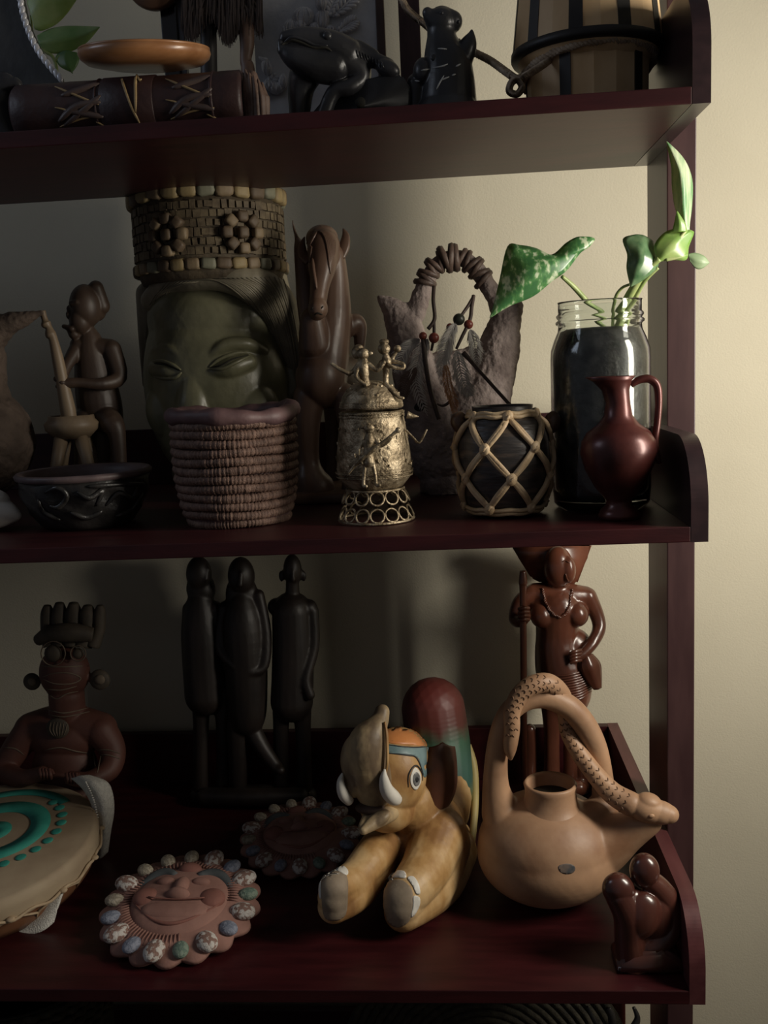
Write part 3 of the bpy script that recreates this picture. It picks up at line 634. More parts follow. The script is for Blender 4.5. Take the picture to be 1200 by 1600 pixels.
part('leaf', leafsheet(F, [((1028,407,-8),(1028,408,-8),(1029,409,-8)), ((1022,385,-8),(1040,395,-16),(1050,406,-6)), ((1035,366,-2),(1052,382,-16),(1072,406,-2)), ((1052,358,4),(1064,370,-8),(1076,386,2)), ((1072,358,6),(1078,362,2),(1083,368,6)), ((1080,360,8),(1082,361,8),(1084,362,8))], 5), ly, po)
part('leaf', leafsheet(F, [((1041,221,4),(1042,221,4),(1043,222,4)), ((1045,240,2),(1053,244,-4),(1062,240,2)), ((1049,262,2),(1062,268,-8),(1075,260,4)), ((1050,292,2),(1066,296,-10),(1082,286,6)), ((1054,322,2),(1068,326,-8),(1081,322,6)), ((1062,342,2),(1070,346,-4),(1078,346,4)), ((1070,359,2),(1073,360,0),(1077,359,2))], 5), lp_, po)
part('stipule', leafsheet(F, [((1057,330,-6),(1058,330,-6),(1059,331,-6)), ((1054,346,-6),(1062,348,-10),(1071,350,-6)), ((1050,362,-6),(1062,362,-10),(1073,362,-6))], 4), ly, po)
part('leaf', leafsheet(F, [((1108,410,6),(1108,411,6),(1107,412,6)), ((1100,400,4),(1098,409,0),(1096,420,4)), ((1086,395,2),(1086,406,-2),(1086,419,2)), ((1075,397,0),(1076,402,0),(1078,408,0))], 5), M('leaf_underside', (.22,.32,.17), (.30,.40,.22), .4, 40), po)
for P in ([(878,432,-8,3),(896,448,4,4),(916,470,18,4.4),(940,498,34,4.4),(948,524,40,4)], [(1030,404,-8,5),(1008,424,0,5.5),(990,450,10,6.5),(975,478,24,7),(966,505,34,7),(960,528,40,6)], [(1028,418,-4,3),(1008,438,4,3.4),(994,462,16,4),(982,490,30,4),(972,526,38,4)], [(985,444,-6,2),(972,450,6,2.4),(962,464,16,2.6),(958,490,30,2.6),(957,524,38,2.6)], [(1074,398,0,1.5),(1062,402,-6,2),(1040,406,-8,3)], [(1072,360,0,2.5),(1062,372,-6,3),(1046,390,-8,4)]):
    bm = newbm(); stube(bm, F, P, 9); part('stem', bm, stm, po)
# --- copper-red jug
F = Fr(.055); s = F.s; C = W(967, 800, .055); C.z = ZM
cop = M('red_brown_metal', (.055,.014,.012), (.12,.03,.025), .36, 24, metal=.35, bump=.25, bscale=90, coat=.25)
jg = thing('copper_jug', 'small red-brown metal jug with looped handle in front of the glass jar', 'jug', C)
hq = lambda v: max(.0003, (817-v)*s)
def joff(z):
    t = max(0, min(1, (z-hq(640))/(hq(594)-hq(640)))); return (-12*s*t*t, 0, 1+.35*t*t)
bm = newbm(); lathe(bm, C, [(0,hq(817)),(31*s,hq(817)),(32*s,hq(810)),(28*s,hq(802)),(20*s,hq(795)),(21*s,hq(786)),(38*s,hq(765)),(52*s,hq(738)),(59*s,hq(712)),(57*s,hq(695)),(48*s,hq(680)),(32*s,hq(668)),(22*s,hq(655)),(18.5*s,hq(635)),(19*s,hq(615)),(24*s,hq(601)),(29*s,hq(594)),(27*s,hq(594)),(17*s,hq(612)),(16*s,hq(640)),(0,hq(645))], 56, off=joff); part('jug_body', bm, cop, jg)
bm = newbm(); stube(bm, F, [(986,602,0,4.5),(998,594,0,6),(1014,592,0,6.5),(1026,602,0,6.5),(1029,625,0,6),(1027,660,0,5.5),(1023,690,0,6),(1026,712,0,6),(1031,724,0,3)], 12, flat=1.15); part('handle', bm, cop, jg)
# ================================================================== LOWER SHELF
# --- painted wooden elephant
F = Fr(.17); s = F.s; vf = vz(640, .12, ZB)
ew = M('painted_tan_wood', (.26,.13,.045), (.58,.39,.19), .48, 28, (1,1,.6), bump=.5, bscale=120, c3=(.43,.25,.095), lo=.38, hi=.64)
ewp = M('worn_trunk_wood', (.17,.12,.075), (.52,.39,.22), .5, 34, (1,1,.45), bump=.5, lo=.4, hi=.62)
sole = M('unpainted_sole', (.21,.165,.115), (.28,.22,.16), .7, 60, bump=.3); ivory = M('ivory_paint', (.66,.64,.58), (.76,.73,.67), .35, 50)
el = thing('painted_elephant', 'painted tan wooden elephant lying with raised trunk and forelegs stretched forward', 'figurine', W(640, 1440, .17).lerp(W(640, 1440, .17), 0)*1)
el.location.z = ZB; ORG[el.name].z = ZB
def fv(Y, up): return vz(640, Y, ZB)-up
Y0 = .17
body = blob('body', F, ew, el, ells=[(612,1208,-20,58,72,56), (622,1180,-4,50,46,50), (606,1262,-30,46,40,42), (650,1318,20,68,60,50)],
   chains=[[(602,1316,0,36),(580,1342,-60,32),(555,1372,-105,29),(523,1388,-150,25)], [(600,1330,0,34),(560,1390,-105,30),(522,1416,-148,26)], [(558,1380,-105,30),(521,1402,-152,25)], [(685,1305,0,50),(668,1352,-60,42),(646,1384,-110,36),(630,1402,-128,32)], [(690,1320,10,50),(668,1385,-60,44),(630,1424,-126,31)], [(660,1384,-70,38),(629,1412,-131,31)], [(705,1330,60,46),(690,1378,-10,38),(664,1408,-80,30)],
   [(655,1300,30,62),(683,1262,110,60),(688,1200,170,56),(678,1110,205,54)], [(700,1330,60,44),(706,1310,150,38)], [(640,1250,10,50),(670,1290,40,60)]], vox=1.9, sm=5)
Te = bvh(body)
tr = blob('trunk', F, ewp, el, chains=[[(585,1232,-62,32),(574,1190,-84,34),(574,1160,-90,30),(586,1138,-84,19),(594,1124,-74,14),(597,1112,-68,12)]], ells=[(566,1190,-88,35,50,20), (553,1220,-78,20,28,18), (598,1170,-80,8,44,26)], vox=1.7, sm=4)
bm = newbm(); stube(bm, F, [(601,1128,-92,1.5),(604,1145,-100,2.6),(605,1170,-106,2.8),(605,1192,-108,2.4),(603,1208,-106,1.4)], 8, flat=1.6); part('trunk_edge', bm, ew, tr)
lj = blob('lower_jaw', F, ewp, el, chains=[[(612,1270,-62,13),(594,1279,-90,13),(568,1298,-116,7)], [(580,1274,-66,13),(566,1292,-104,7)]], ells=[(588,1281,-92,26,11,18,-28)], vox=1.5, sm=3)
bm = newbm(); ball(bm, F(578,1262,-78), (24*s,14*s,10*s), 3); part('mouth_shade', bm, M('mouth_shadow_paint', (.06,.035,.025), rough=.7), el)  # solid dark ball stands in for the shade inside the mouth
bm = newbm(); stube(bm, F, [(601,1202,-112,1.5),(600,1216,-112,7),(604,1234,-106,11),(614,1246,-96,12),(621,1250,-88,9)], 12); part('tusk', bm, ivory, el)
bm = newbm(); stube(bm, F, [(535,1208,-96,1.5),(532,1222,-98,6),(536,1240,-94,9),(546,1252,-84,8)], 12); part('tusk', bm, ivory, el)
org_ = M('orange_paint', (.50,.17,.05), (.62,.26,.09), .4, 20); blu = M('grey_blue_paint', (.10,.17,.19), (.20,.29,.30), .45, 30); bkp = M('black_paint', (.02,.02,.022), rough=.5)
patch('cap_patch', body, [(606,1140),(625,1134),(648,1142),(664,1156),(667,1166),(645,1164),(604,1160)], org_, .13, 4)
patch('blue_band', body, [(604,1163),(640,1168),(668,1166),(670,1182),(668,1206),(662,1214),(654,1186),(640,1180),(604,1176)], blu, .13, 4)
bm = newbm(); line_on(bm, Te, [(604,1164),(640,1168),(666,1167)], .0009, .13); line_on(bm, Te, [(605,1177),(636,1180),(651,1185),(662,1212)], .0009, .13); part('band_outline', bm, bkp, el)
patch('eye_white', body, [(648,1199),(656,1208),(657,1222),(650,1234),(643,1228),(641,1214)], ivory, .13, 2, .0008)
patch('iris', body, [(650,1206),(655,1213),(654,1224),(649,1228),(645,1222),(645,1212)], M('grey_iris', (.09,.09,.09), (.2,.2,.2), .3, 200), .13, 2, .0012)
patch('pupil', body, [(650,1213),(653,1217),(650,1222),(648,1217)], bkp, .13, 1.5, .0017)
bm = newbm(); line_on(bm, Te, [(638,1230),(638,1212),(645,1199),(652,1197),(659,1208),(660,1220)], .0010, .13); part('eye_outline', bm, bkp, el)
patch('foot_sole', body, [(503,1372),(512,1364),(530,1362),(542,1370),(543,1400),(540,1428),(526,1438),(508,1434),(503,1405)], sole, .06, 4)
patch('foot_sole', body, [(602,1384),(612,1376),(630,1376),(644,1392),(645,1420),(638,1440),(622,1449),(606,1440),(600,1412)], sole, .07, 4)
for P in ([(510,1362),(518,1353),(532,1351),(543,1360),(541,1368),(524,1360),(513,1366)], [(499,1376),(502,1360),(509,1358),(510,1364),(502,1378),(502,1404),(499,1396)], [(607,1370),(616,1362),(632,1362),(634,1372),(618,1371),(608,1376)], [(637,1372),(646,1370),(654,1382),(656,1396),(650,1396),(645,1384)], [(646,1400),(655,1402),(655,1414),(648,1428),(642,1432),(645,1414)]):
    patch('toenail', body, P, ivory, .07, 3, .001)
blk_ = gradM('blanket_paint', [(0,(.30,.2,.06)),(.22,(.22,.20,.05)),(.42,(.035,.10,.085)),(.68,(.035,.10,.06)),(.80,(.09,.022,.017)),(1,(.13,.026,.021))])
blob('blanket', F, blk_, el, chains=[[(677,1108,205,60),(684,1160,190,61),(688,1205,168,61),(688,1232,150,61)]], vox=2, sm=4)
earm = M('brown_ear_paint', (.075,.028,.017), (.15,.06,.033), .45, 25)
part('ear', leafsheet(F, [((672,1168,10),(690,1160,14),(708,1166,30)), ((668,1190,0),(690,1190,-4),(711,1192,28)), ((665,1220,-4),(690,1225,-8),(711,1225,28)), ((664,1250,-4),(684,1254,-10),(704,1248,20)), ((668,1270,-2),(680,1272,-6),(692,1266,8)), ((676,1277,-2),(681,1278,-4),(685,1276,2))], 5, .005, bow=5), earm, el)
part('ear', leafsheet(F, [((540,1180,30),(556,1172,20),(570,1180,10)), ((536,1210,30),(552,1210,12),(566,1210,10)), ((538,1240,30),(552,1240,14),(566,1238,10))], 4, .004), earm, el)
bm = newbm(); stube(bm, F, [(730,1165,190,8),(740,1200,170,8),(742,1260,140,7),(736,1330,90,6)], 8); part('painted_edge', bm, M('yellow_trim', (.5,.4,.16), (.6,.5,.22), .5, 30), el)
# --- stirrup pot with snake
F = Fr(.155); s = F.s
terr = M('tan_burnished_clay', (.27,.14,.075), (.46,.275,.16), .5, 16, bump=.35, bscale=90, c3=(.37,.22,.13))
smud = M('soot_smudge', (.05,.06,.07), (.18,.13,.10), .6, 90)
b0 = W(850, 1400, .155); b0.z = ZB; vb = vz(850, .155, ZB)
sp = thing('snake_stirrup_pot', 'tan clay stirrup pot with coiled snake whose head rests on the rim spout', 'pot', b0)
pb = blob('pot_body', F, terr, sp, ells=[(856,vb-74,0,119,84,108), (855,vb-88,0,116,84,106), (858,1275,0,66,34,60)],
   chains=[[(784,1272,0,34),(775,1232,-6,23),(776,1180,-10,19),(784,1138,-14,18),(800,1108,-16,18),(826,1092,-16,18),(856,1090,-14,19),(888,1104,-10,20),(912,1130,-4,20),(930,1165,0,19),(940,1205,4,18),(944,1250,8,20)],
   [(895,1325,-6,70),(935,1318,-16,52),(975,1302,-30,33),(1014,1284,-42,21)], [(925,1275,-10,26),(943,1260,6,24)]], vox=2.1, sm=25)
bm = newbm(); Cc = F(860, 1238, -12); R = 42*s
lathe(bm, Cc, [(R*1.42,-36*s),(R*1.2,-27*s),(R*1.06,-16*s),(R*1.0,-2*s),(R*1.0,8*s),(R*1.04,15*s),(R*.97,19*s),(R*.86,15*s),(R*.82,-8*s),(R*.7,-14*s),(0,-16*s)], 56); part('spout_collar', bm, terr, sp)
bm = newbm(); lathe(bm, Cc+Vector((0,0,-3*s)), [(0,0),(R*.8,0),(R*.8,-2*s),(0,-2*s)], 32); part('spout_shade', bm, slit, sp)  # dark disc painted as the shade down the spout
SP = [(798,1186,-30,3),(797,1168,-34,11),(800,1140,-36,13),(800,1112,-36,14),(812,1086,-34,15),(834,1070,-32,16),(858,1068,-22,16),(878,1086,-2,15),(884,1115,8,14),(886,1140,4,13),(898,1165,-6,14),(916,1192,-18,15),(935,1216,-30,16),(958,1240,-42,18),(985,1256,-52,20)]
me_bm = lambda F_: None
snk = blob('snake', F, terr, sp, chains=[spline(SP, 3)], ells=[(1012,1264,-56,32,22,22,14), (1030,1269,-57,28,19,19,12), (1044,1272,-58,17,15,16,10), (1014,1252,-56,20,13,18,14)], vox=1.6, sm=3)
Ts = bvh(snk); bm = newbm()
Q = spline(SP, 6)
for i, q in enumerate(Q):
    if i < 10 or i > 82 or i % 2: continue
    a = Q[min(i+1, len(Q)-1)]; tx, ty = a[0]-q[0], a[1]-q[1]; L = math.hypot(tx, ty) or 1; tx /= L; ty /= L
    for k in (-.6, 0, .6):
        off = k*q[3]+(i % 4-1)*1.5; cx, cy = q[0]-ty*off, q[1]+tx*off
        h1, h2 = hit(Ts, cx-ty*3-tx*2, cy+tx*3-ty*2, .13), hit(Ts, cx+ty*3-tx*2, cy-tx*3-ty*2, .13)
        h3 = hit(Ts, cx+tx*2, cy+ty*2, .13)
        if max((h1[0]-h2[0]).length, (h3[0]-h2[0]).length) > .006: continue
        try: line_on(bm, Ts, [(cx-ty*3-tx*2, cy+tx*3-ty*2), (cx+tx*2, cy+ty*2), (cx+ty*3-tx*2, cy-tx*3-ty*2)], .0007, .2, seg=4, n=2, lift=.2)
        except Exception: pass
o = part('scale_marks', bm, M('scored_clay', (.14,.075,.04), (.2,.11,.06), .6, 60), snk); o['kind'] = 'stuff'
bm = newbm(); p, n = hit(Ts, 1018, 1275, .12); ball(bm, p, (5*s,2*s,3.5*s), 2); part('snake_eye', bm, terr, snk)
patch('soot_mark', pb, [(872,1354),(880,1350),(892,1350),(899,1356),(895,1364),(884,1366),(875,1362)], smud, .15, 3, .0002)
# --- smooth abstract seated carving
F = Fr(.04); s = F.s; b0 = W(1010, 1500, .04); b0.z = ZB; vb = vz(1010, .04, ZB)
ro = M('rosewood_polished', (.05,.016,.012), (.115,.04,.026), .25, 18, (1,1,.35), coat=.5, c3=(.075,.025,.018))
ab = thing('abstract_carving', 'small polished rosewood abstract crouching figure in the lower right corner', 'figurine', b0)
blob('carving_body', F, ro, ab, ells=[(1007,1360,4,25,30,22,0), (966,1389,-8,27,28,22,-15), (999,1430,-8,36,44,26,20), (1026,1436,4,34,50,24), (984,1410,-2,26,30,22)],
   chains=[[(968,1400,-8,24),(982,1430,-8,26),(984,1465,-4,26),(990,1505,0,30)], [(1010,1372,6,18),(1028,1388,10,21),(1044,1410,10,22),(1049,1436,6,21),(1042,1460,0,20),(1028,1474,-6,19),(1014,1480,-8,16)], [(1000,1440,10,26),(1000,1510,10,30)]], vox=1.4, sm=5)
bm = newbm(); C = W(1012, vb, .04); C.z = ZB
P = [(-58*s,0),(60*s,0),(56*s,16*s),(24*s,42*s),(-30*s,36*s),(-52*s,18*s)]
A = [bm.verts.new(C+Vector((x,-30*s,z+.0002))) for x, z in P]; B = [bm.verts.new(C+Vector((x,44*s,z+.0002))) for x, z in P]
bm.faces.new(A); bm.faces.new(B[::-1])
for i in range(6): bm.faces.new((A[i], B[i], B[(i+1) % 6], A[(i+1) % 6]))
bmesh.ops.bevel(bm, geom=bm.edges[:], offset=.003, segments=2, affect='EDGES'); part('base', bm, ro, ab)
# --- sun face plaques
tc_ = M('matte_terracotta', (.24,.12,.095), (.33,.175,.14), .85, 30, bump=.5, bscale=150)
tcd = M('dark_terracotta', (.20,.08,.06), (.27,.115,.09), .8, 40, bump=.5); brow = M('slate_brow', (.06,.07,.075), (.10,.11,.115), .8, 50)
stones = [M('sunstone_'+n, a, b, .8, 220, bump=1.2, bscale=420, lo=.46, hi=.54) for n, a, b in (('white',(.25,.15,.12),(.60,.56,.52)),('blue',(.18,.20,.26),(.27,.29,.36)),('green',(.13,.19,.15),(.22,.28,.22)),('cream',(.28,.24,.18),(.42,.37,.29)))]
SR = .0790
def sun_plaque(loc, label):
    C = Vector(loc); t = thing('sun_face_plaque', label, 'plaque', C, 'clay sun faces lying on the lower shelf')
    n = 17; bm = newbm()
    lathe(bm, C, [(0,.0002),(SR*.88,.0002),(SR*1.03,.003),(SR*1.02,.007),(SR*.86,.011),(SR*.80,.014),(0,.017)], 136, mod=lambda a, z: 1+(.10*abs(math.sin((a+1.67)*n/2))-.05 if z < .0105 else 0)); part('disc', bm, tc_, t)
    bm = newbm()
    for k in range(72):
        a = k/90*6.28318; tube(bm, [C+Vector((math.cos(a)*SR*q, math.sin(a)*SR*q, z)) for q, z in ((.66,.0160),(.76,.0147),(.84,.0120))], .0010, 4)
    o = part('ray_grooves', bm, tc_, t); o['kind'] = 'stuff'
    bm = newbm(); ball(bm, C+Vector((0,-.001,.012)), (SR*.66,SR*.66,.013), 4); part('face', bm, tc_, t)
    bm = newbm(); ball(bm, C+Vector((0,.008,.020)), (.009,.017,.012), 3); ball(bm, C+Vector((0,-.004,.023)), (.013,.008,.010), 3); part('nose', bm, tc_, t)
    for sx in (-1, 1):
        bm = newbm(); cc = C+Vector((sx*.035,-.003,.0185)); ball(bm, cc, (.0145,.0135,.0085), 3)
        part('cheek', bm, tcd, t)
        bm = newbm(); tube(bm, [cc+Vector((.010*(1-k/30)*math.cos(k*.5), .009*(1-k/30)*math.sin(k*.5), .0055+.002*k/30)) for k in range(30)], .0008, 5); part('cheek_spiral', bm, tcd, t)
        bm = newbm(); pts = [C+Vector((sx*(.012+.038*q), .031+.012*math.sin(q*2.6)-.016*q*q, .019-.008*q)) for q in [i/10 for i in range(11)]]; tube(bm, pts, [.0042+.0026*math.sin(i/10*3.1) for i in range(11)], 8)
        b_ = part('eyebrow', bm, brow, t); bm = newbm()
        for i in range(1, 10): ball(bm, pts[i]+Vector((0,0,.002)), (.0013,.0058,.0032), 1, Euler((0,0,-sx*.35*i/10)).to_matrix())
        part('brow_ridges', bm, brow, b_)
        bm = newbm(); ball(bm, C+Vector((sx*.019,.018,.0225)), (.010,.006,.005), 3); part('eye', bm, tc_, t)
    bm = newbm(); tube(bm, [C+Vector((-.045+.09*q, -.012-.030*math.sin(q*math.pi), .0205-.002*abs(q-.5))) for q in [i/20 for i in range(21)]], [.0005+.0016*math.sin(i/20*3.14) for i in range(21)], 6); part('lower_lip', bm, tcd, t)
    bm = newbm(); ball(bm, C+Vector((0,-.021,.0195)), (.036,.015,.006), 3); part('mouth', bm, tc_, t)
    bm = newbm(); tube(bm, [C+Vector((-.03+.06*q, -.010-.003*math.sin(q*math.pi), .0262)) for q in [i/10 for i in range(11)]], .0008, 5); part('upper_lip', bm, tcd, t)
    bm = newbm(); ball(bm, C+Vector((0,.044,.017)), (.013,.009,.008), 3); part('forehead_jewel', bm, tcd, t)
    order = [0,2,0,1,0,2,0,1,0,3,3,3,0,3,1,0,1]
    bm = newbm(); ball(bm, (0,0,0), (.0125,.0100,.0068), 3)
    me = bpy.data.meshes.new('stone'); bm.to_mesh(me); bm.free(); me.polygons.foreach_set('use_smooth', [True]*len(me.polygons))
    for k in range(n):
        a = -math.pi/2-.1+k/n*6.28318; kk = order[k]; sc = 1.12 if kk == 0 else .86
        o = place('stone', me, stones[kk], t, C+Vector((math.cos(a)*SR*.90, math.sin(a)*SR*.90, .0125)), (0, 0, a)); o.scale = (sc, sc*.95, sc)
    return t
c1 = G(285, 1442, ZB); c2 = G(468, 1330, ZB)
c1.z += .0135; s1 = sun_plaque(c1, 'nearest clay sun face plaque with ring of white, blue and green stones')
s1.rotation_euler = (math.radians(9), math.radians(1), 0)
s2 = copy_tree(s1); s2.location = Vector((c2.x+.002, c2.y, ZB+.0128)); s2.rotation_euler = (math.radians(9), 0, math.radians(14)); s2['label'] = 'farther clay sun face plaque lying behind the left foreleg of the elephant'
s2.scale = (.86,.86,.9)
for o in bpy.data.objects:
    if o.parent and o.parent.name.startswith('sun_face_plaque') and o.name.startswith('stone'): pass
# --- drum leaning in the left corner
F = Fr(.18); s = F.s
hide = M('drum_hide', (.30,.22,.14), (.42,.33,.22), .7, 14, bump=.4, bscale=60, c3=(.36,.27,.18))
dn = Vector((-.0103, -.097, .9952)).normalized(); xa = (Vector((1,0,0))-dn*dn.x).normalized(); ya = dn.cross(xa)
DR = .133; DC = Vector((-.495, .17, -.3670)); AX = Matrix((xa, ya, dn)).transposed()

dr = thing('hand_drum', 'round hide drum with turquoise painted head tilted at the left edge', 'drum', Vector((DC.x, DC.y, ZB)))
wd = M('drum_shell_wood', (.17,.075,.035), (.26,.12,.06), .45, 30, coat=.2)
bm = newbm(); lathe(bm, DC, [(0,-.054),(DR*.86,-.054),(DR*.93,-.042),(DR*.97,-.02),(DR*.97,-.008),(0,-.008)], 72, axis=AX); part('shell', bm, wd, dr)
bm = newbm(); lathe(bm, DC, [(DR*.985,-.026),(DR*1.0,-.012),(DR*.985,-.003),(DR*.95,0),(0,.0006),(0,-.004),(DR*.9,-.006),(DR*.965,-.014)], 96, axis=AX, mod=lambda a, z: 1+(.008*math.sin(a*14) if z < -.02 else 0)); part('drum_head', bm, hide, dr)
teal = M('turquoise_paint', (.03,.28,.22), (.05,.36,.28), .7, 60)
def dp(r, a, h): return DC+AX @ Vector((r*math.cos(a), r*math.sin(a), h))
def arcband(r0, r1, a0, a1, n=48, cx=0, cy=0, ex=1):
    bm = newbm(); pr = None
    for i in range(n+1):
        a = a0+(a1-a0)*i/n; q = []
        for r, h in ((r0,.0005),(r0,.0016),(r1,.0016),(r1,.0005)): q.append(bm.verts.new(DC+AX @ Vector((cx+r*math.cos(a)*ex, cy+r*math.sin(a), h))))
        if pr:
            for k in range(3): bm.faces.new((pr[k], pr[k+1], q[k+1], q[k]))
        pr = q
    return bm
PC = AX.transposed() @ (G(-8, 1302, DC.z)-DC); px_, py_ = PC.x, PC.y
part('painted_ring', arcband(.0002, .019, 0, 6.2831, cx=px_, cy=py_), teal, dr); part('painted_ring', arcband(.040, .062, 0, 6.2831, cx=px_, cy=py_), teal, dr)
part('painted_ring', arcband(.078, .090, .75, 2.6, cx=px_, cy=py_), teal, dr)
for k in range(9):
    a = -1.0+k*.24; bm = newbm(); p = DC+AX @ Vector((px_+.075*math.cos(a), py_+.075*math.sin(a), .001)); ball(bm, p, (.0062,.0062,.0012), 2, AX); part('painted_dot', bm, teal, dr)
lace = M('rawhide_lace', (.40,.29,.18), (.52,.40,.26), .7, 90)
bm = newbm(); n = 144
tube(bm, [dp(DR*1.004, k/n*6.28318, -.024+.0022*math.sin(k*.9)) for k in range(n)], .0017, 6, True); part('rawhide_lace', bm, lace, dr)
for k in range(14):
    a = k/14*6.28318; b = a+.22; c = a+.45
    bm = newbm(); tube(bm, [dp(DR*1.0, a, -.022), dp(DR*.965, b, -.034), dp(DR*.90, (a+c)/2, -.046), dp(DR*.965, b+.02, -.033), dp(DR*1.0, c, -.024)], .0013, 6); part('rawhide_lace', bm, lace, dr)
    bm = newbm(); ball(bm, dp(DR*1.01, a, -.023), (.0045,.0045,.0026), 2, AX); part('lace_knot', bm, lace, dr)
# white crocheted cloth the drum lies on
cl = M('white_lace_cloth', (.62,.60,.55), (.78,.76,.70), .9, 260, bump=1.2, bscale=700)
b0 = Vector((W(150,1300,.25).x, .27, ZB)); cc_ = thing('lace_cloth', 'white crocheted cloth folded around and under the tilted drum', 'cloth', b0)
Fc = Fr(.25)
part('cloth_fold', leafsheet(Fc, [((112,1216,6),(124,1213,0),(138,1212,6)), ((130,1232,-10),(146,1226,-22),(166,1222,0)), ((143,1255,-14),(160,1250,-24),(175,1240,0)), ((150,1285,-14),(164,1278,-24),(177,1268,0)), ((152,1318,-10),(162,1310,-18),(172,1298,0)), ((150,1345,0),(158,1340,-4),(168,1330,4))], 5, .003), cl, cc_)
Fd = Fr(.10); vbd = vz(40, .08, ZB)
part('cloth_fold', leafsheet(Fd, [((8,1468,-14),(12,1458,0),(18,1440,20)), ((40,1462,-14),(46,1448,-6),(52,1420,24)), ((66,1455,-12),(72,1436,-4),(78,1400,24)), ((84,1440,0),(90,1420,6),(100,1390,26))], 5, .003), cl, cc_)
bm = newbm()
for i in range(28):
    t = i/27; u, v, d = spline([(134,1222,-20),(146,1250,-28),(153,1285,-28),(152,1320,-22)], 9)[i]
    ball(bm, Fc(u,v,d), (2.4*Fc.s,1.6*Fc.s,1.8*Fc.s), 1)
o = part('crochet_edging', bm, cl, cc_); o['kind'] = 'stuff'
# --- clay idol behind the drum
F = Fr(.335); s = F.s; b0 = W(100, 1250, .335); b0.z = ZB; vb = vz(100, .335, ZB)
idm = M('dark_red_clay', (.075,.027,.019), (.12,.045,.032), .6, 20, bump=.4, bscale=90); idd = M('smoked_clay', (.05,.04,.03), (.09,.07,.05), .7, 40, bump=.5); cre = M('incised_cream', (.12,.085,.06), (.18,.14,.10), .8, 60)
idl = thing('clay_idol', 'dark red clay idol with tall lobed headdress and round earspools', 'figurine', b0)
ib = blob('body', F, idm, idl, ells=[(101,1050,0,42,46,38), (54,1063,0,10,10,8), (148,1060,0,12,10,8), (102,1150,6,62,44,42), (102,1200,0,56,60,42)],
   chains=[[(104,1085,0,30),(106,1115,4,30)], [(50,1140,4,30),(102,1130,8,34),(156,1140,6,30)], [(48,1140,0,27),(22,1175,-14,23),(8,1204,-30,20),(34,1216,-60,15),(66,1208,-72,12)], [(158,1142,0,27),(176,1172,-8,22),(170,1202,-30,19),(140,1218,-58,14),(112,1216,-66,12)], [(102,1230,0,60),(102,vb-50,0,62)], [(60,vb-30,-20,28),(140,vb-30,-20,28)]], vox=2, sm=4)
Ti = bvh(ib)
for k, (u, w_) in enumerate(((74,11),(93,13),(115,14),(137,13),(156,10))):
    bm = newbm(); stube(bm, F, [(u,946-(k in (1,2))*4,10,w_*.55),(u,958,10,w_),(u*.96+4,985,6,w_*1.1),(u*.8+20,1010,0,w_*1.2)], 12); part('headdress_lobe', bm, idd, idl)
bm = newbm(); stube(bm, F, [(60,1000,-14,10),(80,990,-24,14),(112,988,-26,16),(145,992,-16,12)], 12); part('headdress_band', bm, idd, idl)
for u, v, d, r_ in ((50,1065,-2,15),(156,1062,-2,18)):
    bm = newbm(); ball(bm, F(u,v,d), (r_*s,9*s,r_*s), 3); e_ = part('earspool', bm, idd, idl); bm = newbm(); ball(bm, F(u,v,d-8), (r_*.5*s,4*s,r_*.5*s), 2); part('earspool_boss', bm, cre, e_)
for u, v, r_ in ((83,1021,19),(122,1021,12)):
    for q in (1,): 
        bm = newbm(); pts = [F(u+r_*q*math.cos(k/20*6.28), v+r_*q*math.sin(k/20*6.28), -36) for k in range(20)]; tube(bm, pts, .0008, 6, True); part('eye_ring', bm, cre, idl)
    bm = newbm(); ball(bm, F(u,v,-30), (r_*.8*s,8*s,r_*.8*s), 2); part('eye', bm, idd, idl)
bm = newbm()
for P in ([(66,1058),(85,1052),(110,1052),(126,1060),(112,1068),(85,1068),(66,1060)], [(64,1040),(90,1042),(146,1040)], [(70,1076),(95,1078),(120,1072)], [(74,1082),(88,1092),(104,1084),(122,1080)], [(74,1108),(100,1114),(138,1106)], [(76,1116),(100,1120),(140,1112)], [(70,1172),(95,1168),(120,1174),(150,1178)], [(6,1168),(24,1170),(38,1180)], [(152,1172),(170,1172),(188,1178)], [(152,1180),(170,1180),(188,1186)]):
    line_on(bm, Ti, P, .0009, .27)
part('incised_lines', bm, cre, idl)
bm = newbm(); ball(bm, F(90,1138,-38), (20*s,6*s,18*s), 3); pd = part('pendant', bm, idd, idl)
bm = newbm(); Tp = bvh(pd)
for k in range(6): line_on(bm, Tp, [(80+k*5,1128),(78+k*5,1140),(84+k*3,1150)], .0007, .27)
part('pendant_ribs', bm, cre, idl)
for u, v in ((70,1207),(112,1214)):
    bm = newbm()
    for k in range(4): stube(bm, F, [(u-8+k*5,v-6,-80,3.2),(u-6+k*5,v+4,-86,3.2),(u-5+k*5,v+10,-82,2.5)], 6)
    stube(bm, F, [(u+10,v-4,-76,3.2),(u+14,v+3,-80,2.8)], 6); part('fingers', bm, idm, idl)
